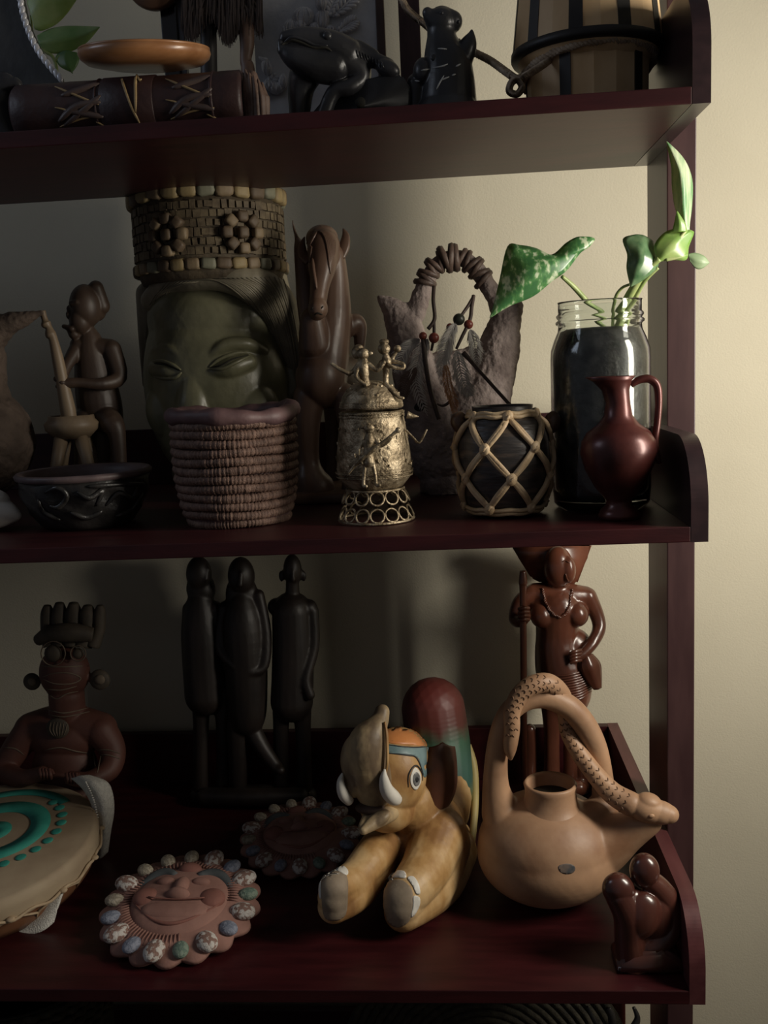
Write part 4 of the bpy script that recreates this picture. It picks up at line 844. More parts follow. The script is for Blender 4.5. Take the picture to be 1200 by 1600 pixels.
# --- three robed figures carved from one block
F = Fr(.40); s = F.s; b0 = W(390, 1230, .39); b0.z = ZB; vb = vz(390, .38, ZB)
bk = M('blackened_wood', (.009,.006,.005), (.022,.015,.012), .5, 30, (1,1,.3), bump=.4)
tg_ = thing('triple_figure_carving', 'near-black carving of three standing robed figures on a rough base', 'sculpture', b0)
blob('standing_figure', F, bk, tg_, ells=[(311,897,0,21,30,22), (314,920,6,24,30,22)], chains=[[(312,930,0,16),(314,960,4,30),(317,1000,4,36),(322,1085,4,36)], [(298,952,0,14),(294,1010,-6,11),(300,1080,-10,11)], [(336,952,0,14),(340,1010,-4,12)], [(314,1090,4,16),(314,1150,4,13),(313,vb-20,2,14)], [(348,1080,4,17),(350,1150,4,13),(350,vb-20,2,14)], [(330,1060,4,30),(334,1090,4,22)], [(324,890,-8,5),(321,905,-14,5)]], vox=2.2)
blob('standing_figure', F, bk, tg_, ells=[(377,900,-10,22,32,22), (378,930,-4,27,36,20)], chains=[[(378,930,-10,15),(380,970,-8,34),(384,1030,-8,36),(386,1100,-6,34),(386,1122,-6,30)], [(404,930,-8,10),(415,990,-14,10),(412,1040,-24,9),(392,1050,-34,8)], [(352,950,-8,12),(346,1010,-16,11),(366,1040,-34,8)], [(390,1130,-8,15),(408,1165,-16,14),(430,1196,-24,11),(438,1204,-34,8)], [(372,1130,-8,19),(372,vb-20,-8,15)], [(376,896,-30,4),(375,914,-34,5)]], vox=2.2)
blob('standing_figure', F, bk, tg_, ells=[(457,890,0,15,26,17), (440,900,2,5,10,4), (474,900,2,5,10,4)], chains=[[(457,910,0,11),(457,935,2,12)], [(432,948,2,15),(482,950,2,15)], [(456,955,2,33),(458,1020,2,35),(456,1095,0,36)], [(488,955,0,11),(490,1010,-6,10),(478,1060,-22,9),(484,1086,-24,9)], [(440,1100,2,16),(439,1150,2,13),(440,vb-20,0,14)], [(472,1100,0,16),(474,1160,0,13),(476,vb-20,0,14)], [(457,892,-16,3),(458,906,-18,4)]], vox=2.2)
bm = newbm(); C = W(394, vb, .385); C.z = ZB
blob('base', F, bk, tg_, chains=[[(310,vb-18,0,15),(350,vb-16,0,17),(400,vb-18,-10,18),(450,vb-16,0,17),(482,vb-18,0,15)], [(320,vb-16,-24,15),(400,vb-15,-34,15),(470,vb-16,-24,15)]], vox=2.4, sm=2); bm.free()
# --- woman with staff
F = Fr(.40); s = F.s; b0 = W(870, 1190, .40); b0.z = ZB; vb = vz(870, .40, ZB)
rw = M('red_brown_carved_wood', (.06,.02,.012), (.17,.058,.032), .28, 20, (1,1,.35), coat=.4, c3=(.10,.034,.02))
wm = thing('staff_figurine', 'polished red-brown carving of a woman with staff and flared headdress', 'figurine', b0)
wb = blob('body', F, rw, wm, ells=[(872,886,-6,24,34,26), (846,962,-16,18,20,20), (902,960,-16,18,20,20), (888,890,-20,12,22,14), (893,1012,4,34,34,28), (888,1052,2,50,38,36), (872,955,-2,48,34,26)],
   chains=[[(872,905,0,14),(872,930,4,20)], [(836,925,4,15),(872,932,4,24),(914,932,4,17)], [(872,950,4,38),(870,990,4,34),(872,1020,4,38),(880,1052,4,44),(888,1078,2,38),(892,1094,0,28)], [(918,932,2,15),(932,960,2,12),(936,982,-4,11),(926,1004,-20,10),(910,1022,-30,9),(900,1026,-32,9)],
   [(832,926,2,14),(812,942,-4,12),(806,966,-10,12),(815,970,-26,10),(822,962,-32,8)], [(862,1100,2,18),(862,1150,2,13),(862,vb-14,0,14),(862,vb-10,-16,9)], [(900,1098,6,14),(892,1150,8,12),(892,vb-14,6,12)]], vox=1.9, sm=4)
Tw = bvh(wb)
bm = newbm(); A = [(806,857),(920,857),(916,872),(900,912),(896,906),(895,880),(838,880),(836,906),(828,900)]
prism(bm, [(797,850),(926,850),(918,872),(902,914),(893,912),(846,912),(830,904),(810,872)], .405, .03); bmesh.ops.bevel(bm, geom=bm.edges[:], offset=.003, segments=2, affect='EDGES'); part('headdress', bm, rw, wm)
bm = newbm(); stube(bm, F, [(817,892,-34,5),(817,910,-34,7),(817,930,-34,5.5),(818,1050,-34,5.5),(819,vb-4,-34,5.5)], 10); part('staff', bm, rw, wm)
for k in range(4):
    bm = newbm(); stube(bm, F, [(826,950+k*6,-36,3.4),(818,950+k*6,-44,3.6),(811,952+k*6,-38,3.4)], 8); part('finger', bm, rw, wm)
for k in range(4):
    bm = newbm(); stube(bm, F, [(908,1016+k*5,-36,3.2),(898,1018+k*5,-42,3.2),(891,1021+k*5,-40,2.8)], 8); part('finger', bm, rw, wm)
bm = newbm(); Q = spline([(848,920),(853,940),(863,957),(877,963),(888,950),(894,922)], 8)
pts = [hit(Tw, q[0], q[1], .36) for q in Q]; rope(bm, [p+n*.001 for p, n in pts], .0024, 2, 16); part('necklace', bm, rw, wm)
bm = newbm()
for k in range(11): line_on(bm, Tw, [(846+k*.8,1050+k*4.5),(875,1056+k*4),(905,1050+k*4.2),(924,1040+k*4)], .0015, .36, lift=.3)
part('skirt_folds', bm, rw, wm)
part('skirt_flap', leafsheet(F, [((910,1030,-30),(916,1026,-34),(924,1022,-26)), ((908,1044,-34),(922,1042,-40),(936,1036,-26)), ((916,1062,-32),(928,1058,-36),(938,1054,-26)), ((928,1076,-28),(934,1076,-30),(938,1074,-26))], 5, .005), rw, wm)
bm = newbm(); line_on(bm, Tw, [(884,896),(886,904),(889,908)], .0012, .36); line_on(bm, Tw, [(878,878),(884,876),(890,880)], .001, .36); line_on(bm, Tw, [(880,914),(886,916),(891,913)], .001, .36); part('face_lines', bm, rw, wm)
blob('base', F, rw, wm, chains=[[(836,vb-14,0,14),(870,vb-14,0,14),(908,vb-14,0,14)], [(838,vb-12,-20,13),(870,vb-12,-20,13),(905,vb-12,-20,13)], [(828,1140,16,10),(828,vb-14,16,13)], [(905,1150,14,14),(910,vb-14,14,15)]], vox=2)
# ================================================================== BOTTOM SHELF (only tops in view)
F = Fr(.16); s = F.s
wov = M('woven_dark_reed', (.018,.015,.009), (.05,.042,.025), .8, 120, bump=1, bscale=500)
C = W(60, 1700, .16); C.z = ZL
bk_ = thing('reed_basket', 'large dark woven reed basket under the lower shelf at far left', 'basket', C)
Hh = .345
bm = newbm(); lathe(bm, C, [(0,0),(.075,0),(.09,Hh*.5),(.093,Hh),(.088,Hh),(.085,.02),(0,.02)], 60); bb = part('basket_wall', bm, wov, bk_)
for r_ in range(6):
    bm = newbm(); z = Hh-.004-r_*.009; tube(bm, [C+Vector(((.0945+.002*math.sin(k*math.pi/2+r_*1.57))*math.cos(k/160*6.28318), (.0945+.002*math.sin(k*math.pi/2+r_*1.57))*math.sin(k/160*6.28318), z)) for k in range(160)], .0042, 6, True); part('reed_row', bm, wov, bk_)
C = W(760, 1700, .17); C.z = ZL
tr_ = thing('woven_tray', 'round woven reed tray standing upright beneath the lower shelf', 'tray', C)
bm = newbm(); TC = Vector((C.x, .20, ZL+.178)); A2 = Euler((math.radians(80), 0, 0)).to_matrix()
for k in range(18):
    R = .012+k*.0092; tube(bm, [TC+A2 @ Vector((R*math.cos(q/90*6.28318), R*math.sin(q/90*6.28318), (k/18)**2*.02)) for q in range(90)], .0052, 6, True, mod=lambda q: 1+.1*math.sin(q*2))
part('tray_coils', bm, wov, tr_)
redm = M('red_lacquer', (.13,.03,.025), (.18,.045,.035), .4, 30, coat=.3)
C = W(880, 1700, .33); C.z = ZL
rb = thing('red_box', 'dull red wooden box behind the woven tray under the lower shelf', 'box', C)
bm = newbm(); box(bm, (C.x-.085, .29, ZL), (C.x+.075, .40, ZL+.25), .002); part('box_body', bm, redm, rb)
bm = newbm(); box(bm, (C.x-.088, .287, ZL+.2505), (C.x+.078, .403, ZL+.268), .002); part('box_lid', bm, redm, rb)
F = Fr(.10); C = W(965, 1650, .10); C.z = ZL; vb = vz(965, .10, ZL)
an = thing('horned_carving', 'black carved antelope with curved horns under the right end of shelf', 'figurine', C)
bkw = M('ebony', (.012,.011,.011), (.03,.027,.025), .35, 40)
blob('body', F, bkw, an, ells=[(960,1690,0,20,34,22)], chains=[[(960,1660,0,16),(964,1720,10,18),(970,1800,20,26),(972,1900,20,30)], [(955,1880,0,12),(952,vb-10,0,10)], [(985,1880,20,12),(988,vb-10,20,10)]], vox=2.4)
for P in ([(958,1665,0,7),(944,1630,0,6),(934,1604,0,5),(924,1586,4,4),(918,1572,8,2)], [(966,1665,0,7),(976,1630,0,8),(990,1606,0,7),(996,1590,2,5),(990,1574,4,3)], [(958,1672,2,8),(958,1620,2,8),(956,1590,2,7),(950,1574,4,5)]):
    bm = newbm(); stube(bm, F, P, 10); part('horn', bm, bkw, an)
# ================================================================== TOP SHELF
silver = M('tarnished_silver', (.6,.6,.63), (.92,.92,.95), .25, 60, metal=.15, bump=.4, bscale=250)
blkg = M('black_burnished_clay', (.02,.02,.023), (.045,.045,.05), .36, 22, bump=.5, bscale=90, coat=.1)
# silver-braided dark frame at the left edge
Y = .13; F = Fr(Y); vb = vz(20, Y, ZT); b0 = W(20, 150, Y); b0.z = ZT
sf = thing('braided_frame', 'dark curved frame edged with silver braid in the upper left corner', 'picture frame', b0)
bm = newbm(); prism(bm, [(-120,-160),(0,-150),(22,-90),(28,-20),(38,28),(52,62),(70,92),(92,118),(112,vb),(-120,vb)], Y, .012); part('panel', bm, M('dark_slate_panel', (.022,.023,.024), (.05,.05,.048), .5, 18, bump=.6), sf, False)
Q = spline([(20,-90),(24,-40),(30,-10),(36,22),(46,52),(60,80),(78,104),(96,124)], 3)
for i in range(len(Q)-1):
    (u, v), (u2, v2) = Q[i], Q[i+1]; a = math.atan2(v2-v, u2-u); bm = newbm()
    ball(bm, F((u+u2)/2, (v+v2)/2, -5), (8.2*F.s, 4*F.s, 4.4*F.s), 3, Euler((0, a+.45, 0)).to_matrix()); part('braid_link', bm, silver, sf)
# black glossy lump
Fk = Fr(.05); vk = vz(10, .05, ZT); b0 = W(5, 200, .05); b0.z = ZT
bl = thing('black_carving', 'glossy black carved animal half hidden at the left end of top shelf', 'figurine', b0)
blob('carving_body', Fk, blkg, bl, ells=[(-10,165,0,30,36,24), (8,128,0,20,14,14,25)], chains=[[(-10,170,0,28),(14,vk-16,-4,15),(24,vk-12,-6,11)], [(-4,140,0,16),(24,130,-2,9),(30,140,-2,6)], [(-12,190,0,24),(-10,vk-14,0,14)]], vox=1.5)
# pothos leaves top left
Fp = Fr(.20); b0 = W(90, 150, .20); b0.z = ZT
pv = thing('trailing_pothos', 'pale green pothos leaves showing behind the laced leather case', 'plant', b0)
lt = M('pothos_leaf_lime', (.26,.46,.14), (.52,.66,.34), .4, 30, trans=.3)
part('leaf', leafsheet(Fp, [((120,-6,0),(120,-5,0),(121,-2,0)), ((100,-30,0),(100,0,-8),(106,20,0)), ((70,-36,0),(78,0,-10),(88,38,0)), ((50,-20,0),(58,10,-8),(66,48,0)), ((42,4,0),(48,22,-4),(54,46,0))], 5), lt, pv)
part('leaf', leafsheet(Fp, [((156,42,0),(156,43,0),(155,44,0)), ((132,41,2),(132,54,-8),(136,66,0)), ((100,41,2),(104,60,-10),(112,80,0)), ((76,46,2),(80,64,-8),(86,84,0)), ((58,56,2),(60,66,-4),(64,78,0))], 5), M('pothos_leaf_mid', (.17,.34,.12), (.34,.50,.24), .4, 30, trans=.2), pv)
part('leaf', leafsheet(Fp, [((114,114,-4),(113,115,-4),(112,114,-4)), ((94,104,-2),(106,102,-8),(120,104,-2)), ((87,90,0),(104,88,-6),(124,92,0)), ((94,80,0),(106,79,-4),(120,82,0))], 5), M('pothos_leaf_deep', (.07,.18,.06), (.14,.27,.1), .4, 30, trans=.2), pv)
vp = vz(80, .20, ZT)
for P in ([(58,66,0,2),(70,80,0,2.4),(84,92,0,2.6),(90,130,0,2.6),(92,vp-1,0,2.6)], [(48,24,0,2),(52,60,4,2.4),(66,110,4,2.4),(72,vp-1,4,2.4)], [(106,80,0,2),(98,84,0,2.4),(86,96,0,2.4)]):
    bm = newbm(); stube(bm, Fp, P, 8); part('stem', bm, stm, pv)
# laced leather case (horizontal cylinder)
F = Fr(.055); s = F.s
le = M('dark_brown_leather', (.032,.014,.014), (.055,.026,.024), .5, 30, bump=.5, bscale=160)
pL, pR = F(30, 166), F(384, 146); R_ = 44*s; zc = ZT+R_+.0006; pL.z = zc; pR.z = zc
lc = thing('leather_case', 'long dark leather tube case laid on its side with crossed straw lacing', 'case', Vector(((pL.x+pR.x)/2, pL.y, ZT)))
AXx = Matrix(((0,0,1),(0,1,0),(-1,0,0)))
L = (pR-pL).length
prof = [(0,0),(R_*.9,0),(R_,.003)]+[(R_*(1.0 if k % 2 else .985), L*k/12) for k in range(1,12)]+[(R_,L-.003),(R_*.9,L),(0,L)]
bm = newbm(); lathe(bm, pL, prof, 48, axis=AXx); cy = part('case_body', bm, le, lc)
Tl = bvh(cy)
for a, b in ((168,250),(336,341),(160,164)):
    x0_, x1_ = (W(a,150,.055)-pL).x, (W(b,150,.055)-pL).x; bm = newbm(); lathe(bm, pL, [(R_*1.0,x0_),(R_*1.035,x0_+.001),(R_*1.035,x1_-.001),(R_*1.0,x1_)], 48, axis=AXx); part('leather_band', bm, le, lc)
thong = M('leather_thong', (.075,.05,.045), (.11,.075,.065), .5, 60); st = M('straw_thread', (.34,.23,.10), (.44,.31,.15), .6, 60)
def gl(P, r_, mat, nm, lift=.5):
    bm = newbm(); line_on(bm, Tl, P, r_, .03, lift=lift, flat=.5 if nm == 'leather_thong' else 1); part(nm, bm, mat, lc)
for dx, dy in ((0, 0), (173, -12)):
    gl([(86+dx,136+dy),(120+dx,150+dy),(155+dx,164+dy)], .0011, st, 'straw_thread'); gl([(86+dx,168+dy),(110+dx,174+dy),(132+dx,184+dy)], .0009, st, 'straw_thread'); gl([(94+dx,198+dy),(125+dx,186+dy),(162+dx,180+dy)], .0010, st, 'straw_thread'); gl([(150+dx,190+dy),(166+dx,197+dy)], .0009, st, 'straw_thread')
    for P in ([(100+dx,196+dy),(130+dx,172+dy),(158+dx,150+dy)], [(92+dx,190+dy),(120+dx,166+dy),(158+dx,160+dy)], [(96+dx,150+dy),(130+dx,140+dy),(156+dx,132+dy)], [(100+dx,172+dy),(135+dx,178+dy),(162+dx,182+dy)]): gl(P, .0030, thong, 'leather_thong', .2)
gl([(186,112),(196,140),(208,170),(220,193)], .0012, st, 'straw_thread', 1.5); gl([(217,112),(213,130),(213,150),(213,176)], .0014, st, 'straw_thread', 1.5)
# wooden dish lying on the case
F = Fr(.075); C = F(229, 112); C.z = zc+R_+.0175
ds = thing('wooden_dish', 'shallow orange-brown wooden dish lying on the leather case', 'dish', C)
dw = M('orange_turned_wood', (.30,.13,.05), (.44,.21,.09), .35, 16, (1,4,4), coat=.35)
A3 = Euler((math.radians(9.5), math.radians(1.5), 0)).to_matrix(); Rr = 99*F.s
bm = newbm(); lathe(bm, C, [(0,-.0045),(Rr*.55,-.0045),(Rr*.88,-.001),(Rr*.97,.003),(Rr*1.0,.007),(Rr*.985,.0105),(Rr*.93,.012),(Rr*.6,.006),(0,.005)], 96, axis=A3); part('dish_body', bm, dw, ds)
bm = newbm(); tube(bm, [C+A3 @ Vector((Rr*.97*math.cos(k/90*6.283), Rr*.97*math.sin(k/90*6.283), .011)) for k in range(90)], .0012, 6, True); part('rim_bead', bm, dw, ds)
# black glossy stand with wooden roundel
Y = .17; F = Fr(Y); b0 = W(268, 100, Y); b0.z = ZT; gb = M('black_lacquer', (.012,.012,.013), rough=.12, coat=.6)
sd = thing('lacquer_stand', 'black glossy upright stand holding a brown disc behind the wooden dish', 'stand', b0)
xl, xr, xm = W(253,60,Y).x, W(278,60,Y).x, W(288,60,Y).x
bm = newbm(); box(bm, (xl, Y, ZT+.0002), (xr, Y+.012, ZT+.25), .0012); part('upright', bm, gb, sd, False)
bm = newbm(); box(bm, (xr+.0004, Y+.002, ZT+.0002), (xm, Y+.010, ZT+.25), .001); part('side_strip', bm, M('grey_lacquer_strip', (.09,.09,.1), rough=.25), sd, False)
bm = newbm(); C = F(240, -30, -12); lathe(bm, C, [(0,-.006),(40*F.s,-.006),(42*F.s,0),(40*F.s,.006),(0,.006)], 48, axis=Euler((math.radians(90),0,0)).to_matrix()); part('roundel', bm, M('dark_turned_wood', (.10,.05,.03), (.16,.085,.05), .4, 20), sd)
# fur-skirted figure
Y = .16; F = Fr(Y); b0 = W(350, 100, Y); b0.z = ZT; vb = vz(350, Y, ZT)
fu = thing('fur_skirt_figure', 'carved figure with shaggy dark fur skirt and thin brown leg', 'figurine', b0)
blob('body', F, dk, fu, chains=[[(350,-150,10,22),(350,-90,10,28),(350,-40,10,30),(346,0,10,26)]], ells=[(350,-185,6,24,30,24)], vox=2.2)
bm = newbm(); stube(bm, F, [(378,-10,0,13),(384,40,0,12),(386,70,0,11),(384,95,0,9),(388,120,0,11),(388,vb-1,0,13)], 12); part('leg', bm, M('brown_carved_leg', (.13,.075,.055), (.2,.12,.085), .5, 30), fu)
bm = newbm(); stube(bm, F, [(322,-60,6,13),(324,20,6,13),(326,80,6,13),(328,vb-1,6,13)], 12); part('pole', bm, M('dark_pole_wood', (.03,.026,.026), (.05,.045,.043), .5, 30), fu)
bm = newbm(); H = []
for k in range(1500):
    u = random.uniform(286,408); d = random.uniform(-22,30); top = random.uniform(-80,10); bot = 46+18*math.sin(u*.11)+random.uniform(-16,12)-(abs(u-347)/62)**4*10; j = random.uniform(-5,5)
    H.append([F(347+(u-347)*.75, top, d*.7), F(u+j*.4, (top+bot)/2, d), F(u+j, bot, d)])
hairs(bm, H, .0014); o = part('fur_skirt', bm, M('dark_brown_fur', (.035,.024,.02), (.07,.048,.038), .8, 60), fu); o['kind'] = 'stuff'
# wrinkled leafy bundle at end of the case
Y = .045; F = Fr(Y); vb = vz(400, Y, ZT); b0 = W(402, 170, Y); b0.z = ZT
lb = thing('leaf_bundle', 'wrinkled brown dried leaf bundle at the right end of leather case', 'ornament', b0)
drl = M('dried_leaf', (.10,.06,.045), (.20,.125,.09), .6, 60, bump=.8)
blob('core', F, drl, lb, chains=[[(394,120,6,9),(398,150,4,12),(402,vb-14,2,13)]], vox=1.5)
for k, (u, d) in enumerate(((386,-4),(392,-8),(399,-10),(406,-8),(412,-2))):
    part('dried_leaf', leafsheet(F, [((u-4,110+k*5,d),(u-3,108+k*5,d),(u-1,110+k*5,d)), ((u-6,130+k*4,d-3),(u,130+k*4,d-8),(u+6,132+k*4,d-3)), ((u-7,152+k*2,d-3),(u+2,154,d-9),(u+9,156,d-3)), ((u-2,vb-3,d),(u+4,vb-2,d-3),(u+9,vb-3,d))], 4, .001), drl, lb)
# silver relief plaque in wooden frame
Y = .215; F = Fr(Y); vb = vz(500, Y, ZT); b0 = W(500, 120, Y); b0.z = ZT
rl = thing('silver_relief_plaque', 'hammered silver plaque with fruit and leaf relief in thin brown frame', 'plaque', b0)
zt_ = ZT+.24; x0_, x1_ = W(398,80,Y).x, W(590,80,Y).x
bm = newbm(); box(bm, (x0_, Y, ZT+.0002), (x1_, Y+.006, zt_), .0006); part('silver_sheet', bm, M('pale_hammered_silver', (.66,.67,.70), (.80,.81,.84), .4, 40, metal=.05, bump=.7, bscale=140), rl, False)
bm = newbm(); box(bm, (x1_+.0002, Y-.006, ZT+.0002), (W(603,80,Y).x, Y+.008, zt_), .001); part('frame_strip', bm, M('brown_frame_wood', (.05,.026,.02), (.075,.04,.03), .45, 30, (4,4,1)), rl, False)
for u, v, d, a_, b_, rot in ((455,42,-10,12,11,0),(474,26,-12,17,14,0),(470,40,-12,10,9,0),(503,32,-10,11,16,10),(492,44,-12,9,8,0),(516,46,-8,8,6,0),(502,4,-10,9,13,0),(448,48,-8,6,8,-30),(420,134,-8,10,8,20),(432,138,-8,12,9,0),(442,128,-8,7,12,10),(417,106,-8,8,12,-15)):
    bm = newbm(); ball(bm, F(u,v,d), (a_*F.s, 9*F.s, b_*F.s), 3, Euler((0, math.radians(rot), 0)).to_matrix()); o = part('relief_fruit', bm, silver, rl)
    bm = newbm()
    for k in (-1,0,1): stube(bm, F, [(u+k*a_*.3, v-b_*.95, d-6, .8),(u+k*a_*.62, v, d-13.5+abs(k)*2.5, 1.1),(u+k*a_*.3, v+b_*.95, d-6, .8)], 5, 4)
    part('fruit_rib', bm, silver, o)
bm = newbm(); stube(bm, F, [(417,96,-10,5),(410,92,-10,3),(405,90,-8,1.5)], 8); part('relief_stem', bm, silver, rl)
def rleaf(u0, v0, u1, v1, w_):
    n = 7; o = None; bm = newbm(); stube(bm, F, [(u0,v0,-8,2),(u1,v1,-10,1.4)], 8, 4); o = part('relief_leaf', bm, silver, rl); dx, dy = (u1-u0), (v1-v0); L_ = math.hypot(dx, dy); dx /= L_; dy /= L_
    for k in range(n):
        t = (k+.5)/n
        for sg in (-1, 1):
            bm = newbm(); ww = w_*math.sin(.35+t*2.3); c = (u0+(u1-u0)*t-dy*sg*ww*.5+dx*ww*.3, v0+(v1-v0)*t+dx*sg*ww*.5+dy*ww*.3)
            ball(bm, F(*c, -9), (ww*.62*F.s, 3.5*F.s, 3.2*F.s), 2, Euler((0, math.atan2(dy, dx)+sg*.75, 0)).to_matrix()); part('leaf_lobe', bm, silver, o)
rleaf(520,26,560,-12,15); rleaf(528,50,556,32,13); rleaf(512,26,528,-16,12); rleaf(405,150,432,118,9)
# brown picture frame upright beyond
Y = .225; xa_, xb_ = W(624,60,Y).x, W(657,60,Y).x; b0 = Vector(((xa_+xb_)/2, Y, ZT))
fp = thing('frame_edge', 'plain dark brown upright picture frame edge behind the black animal jug', 'picture frame', b0)
bm = newbm(); box(bm, (xa_, Y, ZT+.0002), (xb_, Y+.014, ZT+.26), .001); part('frame_side', bm, M('red_brown_frame', (.05,.022,.022), (.075,.035,.035), .45, 30, (4,4,1)), fp, False)
# black lizard
Y = .09; F = Fr(Y); vb = vz(530, Y, ZT); b0 = W(530, 150, Y); b0.z = ZT
lz = thing('black_lizard_sculpture', 'black burnished lizard head sculpture with open base on top shelf centre', 'sculpture', b0)
lb_ = blob('lizard_body', F, blkg, lz, ells=[(606,108,-2,20,13,14,28), (512,60,-14,10,8,8)],
  chains=[[(446,58,-30,9),(470,58,-26,14),(500,66,-16,20),(524,76,-8,24),(540,86,0,26)], [(442,78,-28,9),(462,90,-24,18),(490,100,-14,25),(520,104,-4,27)], [(438,66,-32,5),(440,80,-32,6)], [(528,90,0,28),(556,108,6,22),(562,124,2,15),(546,136,-8,13),(520,146,-12,11),(500,vb-14,-10,12)], [(548,84,8,18),(580,92,10,12),(606,104,2,12)], [(480,110,4,26),(470,140,8,20),(468,vb-12,8,14)], [(524,62,-8,6),(560,70,4,7),(586,84,6,6)]], vox=1.5, sm=4)
Tz = bvh(lb_); bm = newbm(); line_on(bm, Tz, [(440,70),(455,62),(472,66),(490,74),(508,74),(518,80)], .0017, .06, lift=.1); part('lip_line', bm, slit, lz)
bm = newbm(); line_on(bm, Tz, [(444,66),(456,58),(474,62),(492,70),(512,71)], .0014, .06); part('lip_ridge', bm, blkg, lz)
bm = newbm(); p, n = hit(Tz, 511, 56, .06); ball(bm, p, (.0042,.003,.0038), 2); part('eye', bm, blkg, lz)
bm = newbm()
for k in range(9): line_on(bm, Tz, [(556+k*5,78+k*2.2),(560+k*5,90+k*2.2)], .001, .08, n=3)
part('back_ridges', bm, blkg, lz)
bm = newbm(); prism(bm, [(450,vb-2),(470,vb-10),(512,146),(552,128),(600,116),(628,116),(642,138),(640,vb-22),(600,vb-20),(575,vb-24),(640,vb-6),(636,vb-2)], .085, .05); bmesh.ops.bevel(bm, geom=bm.edges[:], offset=.002, segments=2, affect='EDGES'); part('winged_base', bm, blkg, lz)
bm = newbm(); ball(bm, F(563,160,-12), (8*F.s,4*F.s,8*F.s), 3); part('hole_shade', bm, slit, lz)  # dark ball set in as the shade of a hole, nothing is cut
# black animal jug
Y = .10; F = Fr(Y); vb = vz(700, Y, ZT); b0 = W(700, 150, Y); b0.z = ZT
aj = thing('black_animal_jug', 'black clay jug shaped like an upturned animal head with pale stitches', 'jug', b0)
ab_ = blob('jug_body', F, blkg, aj, ells=[(662,112,-14,16,20,16)], chains=[[(700,vb-36,0,44),(700,115,0,38),(694,88,0,30),(690,60,0,22),(690,40,0,22)], [(690,36,-2,22),(672,26,-10,10),(668,20,-12,8)], [(690,32,0,20),(706,34,0,16)], [(718,100,-4,18),(730,74,-6,14),(736,56,-6,6),(737,47,-6,2)], [(700,vb-14,0,52),(700,vb-13,0,52)], [(650,130,-6,14),(648,vb-12,-6,12)]], vox=1.6, sm=4)
Ta = bvh(ab_); whp = M('chalk_white_fleck', (.4,.4,.39), (.55,.55,.53), .8, 60)
for P in ([(658,110),(672,108)], [(676,106),(690,104),(700,100)], [(684,76),(698,77)], [(712,104),(720,100)], [(682,140),(688,128),(694,118)], [(688,126),(702,120)], [(648,126),(656,127)], [(706,118),(712,116)]):
    bm = newbm(); line_on(bm, Ta, P, .0007, .07, n=3); part('white_stitch', bm, whp, aj)
for u, v, r_ in ((678,90,5),(716,34,3),(690,20,3)):
    bm = newbm(); p, n = hit(Ta, u, v, .08); ball(bm, p, (r_*F.s, 2*F.s, r_*F.s), 2); part('eye_boss', bm, blkg, aj)
# wooden slit drum with rope
Y = .13; F = Fr(Y); s = F.s; C = W(918, 120, Y); C.z = ZT
wm_ = M('pale_bark_wood', (.58,.36,.17), (.84,.60,.34), .55, 16, (1,1,.5), bump=.5, bscale=70); blkp = M('black_stripe_paint', (.018,.016,.015), (.03,.026,.024), .5, 40)
vd = thing('striped_wooden_vessel', 'faceted pale wooden vessel with black stripes and rope at top shelf right', 'vessel', C)
hh = lambda v: max(.0002, W(918, v, Y-.062).z-ZT)
def facet(bm, r0, r1, z0_, z1_, a0, a1, th, n=2):
    q = []
    for r, z in ((r0,z0_),(r1,z1_),(r1-th,z1_),(r0-th,z0_)):
        q.append([bm.verts.new(C+Vector((r*math.cos(a0+(a1-a0)*k/n), r*math.sin(a0+(a1-a0)*k/n), z))) for k in range(n+1)])
    for i in range(4):
        for k in range(n): bm.faces.new((q[i][k], q[i][k+1], q[(i+1) % 4][k+1], q[(i+1) % 4][k]))
    bm.faces.new([x[0] for x in q]); bm.faces.new([x[-1] for x in q][::-1])
a_ = math.radians(-90-11)
n8 = 5
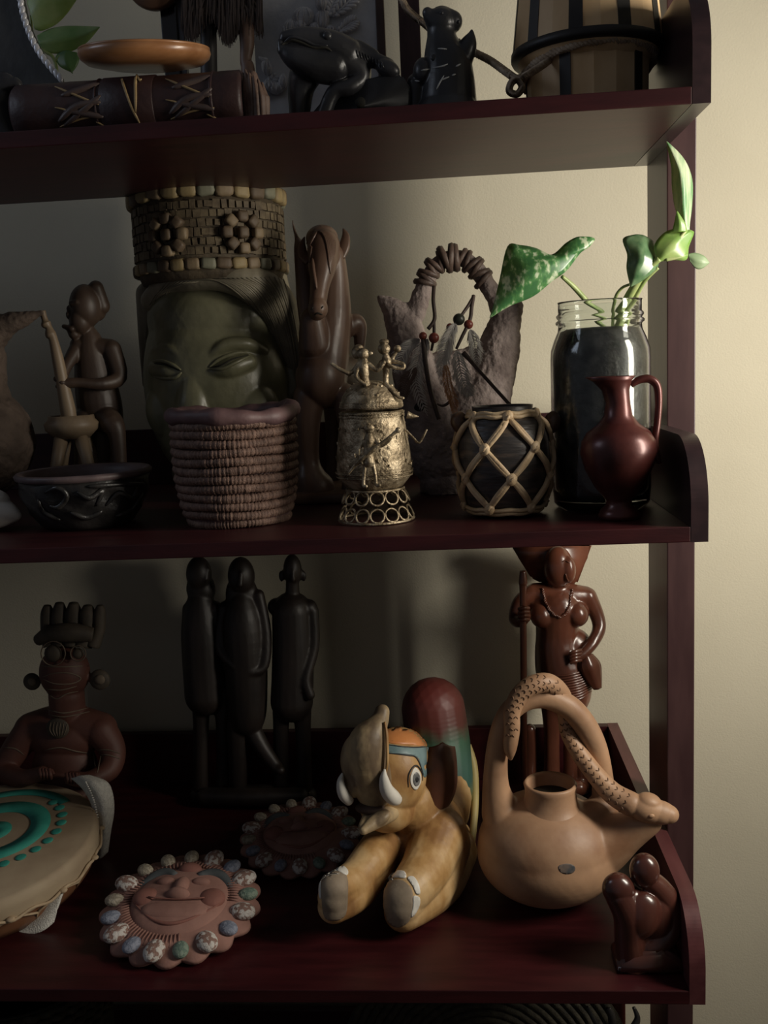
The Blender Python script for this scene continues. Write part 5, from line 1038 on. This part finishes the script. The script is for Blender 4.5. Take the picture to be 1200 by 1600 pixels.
for k in range(n8):
    c0 = math.radians(-82)+k*2*math.pi/n8; w1 = .09
    bm = newbm(); facet(bm, 88*s, 89*s, .0002, hh(50), c0-math.pi/n8+w1, c0+math.pi/n8-w1, .01, 3); part('lower_panel', bm, wm_, vd, False)
    bm = newbm(); facet(bm, 90*s, 91*s, .0002, hh(50), c0+math.pi/n8-w1, c0+math.pi/n8+w1, .01, 1); part('black_stripe', bm, blkp, vd, False)
for k in range(10):
    c0 = math.radians(-88)+k*2*math.pi/10; w1 = .09
    bm = newbm(); facet(bm, 109*s, 96*s, hh(50), hh(-90), c0-math.pi/10+w1, c0+math.pi/10-w1, .012, 2); part('upper_panel', bm, wm_, vd, False)
    bm = newbm(); facet(bm, 110*s, 97*s, hh(50), hh(-90), c0+math.pi/10-w1, c0+math.pi/10+w1, .012, 1); part('black_stripe', bm, blkp, vd, False)
bm = newbm(); lathe(bm, C, [(102*s,hh(60)),(110*s,hh(58)),(112*s,hh(53)),(111.5*s,hh(44)),(106*s,hh(43))], 40); part('black_flange', bm, blkp, vd)
bm = newbm(); lathe(bm, C, [(88*s,hh(76)),(103*s,hh(59)),(103*s,hh(56)),(88*s,hh(56))], 40); part('collar', bm, wm_, vd)
bm = newbm(); lathe(bm, C, [(0,hh(-88)),(96*s,hh(-88)),(95*s,hh(-92)),(0,hh(-94))], 40); part('top_skin', bm, wm_, vd)
rpm = M('sisal_rope', (.38,.28,.19), (.60,.47,.34), .9, 120, bump=1, bscale=700)
bm = newbm(); rope(bm, [C+Vector((95*s*math.cos(k/120*6.2832), 95*s*math.sin(k/120*6.2832), hh(84)+.009*math.cos(k/120*6.2832+1.1)+.003)) for k in range(121)], .0036, 3, 34, 6); part('rope_ring', bm, rpm, vd)
Fr_ = Fr(.075)
bm = newbm(); rope(bm, [Fr_(*q) for q in spline([(862,90,26),(846,102,10),(820,118,-6),(806,122,-4),(790,112,10),(765,94,50),(738,80,88),(716,66,92),(680,50,92),(662,36,92),(646,24,92),(632,8,92),(618,-30,92)], 10)], .0034, 3, 40, 6); part('rope_tail', bm, rpm, vd)
bm = newbm(); rope(bm, [Fr_(*q) for q in spline([(812,120,-4),(800,128,-8),(796,142,-6),(808,146,-8),(816,134,-6),(808,122,-4),(796,116,-2)], 8)], .0032, 3, 16, 6); part('rope_knot', bm, rpm, vd)
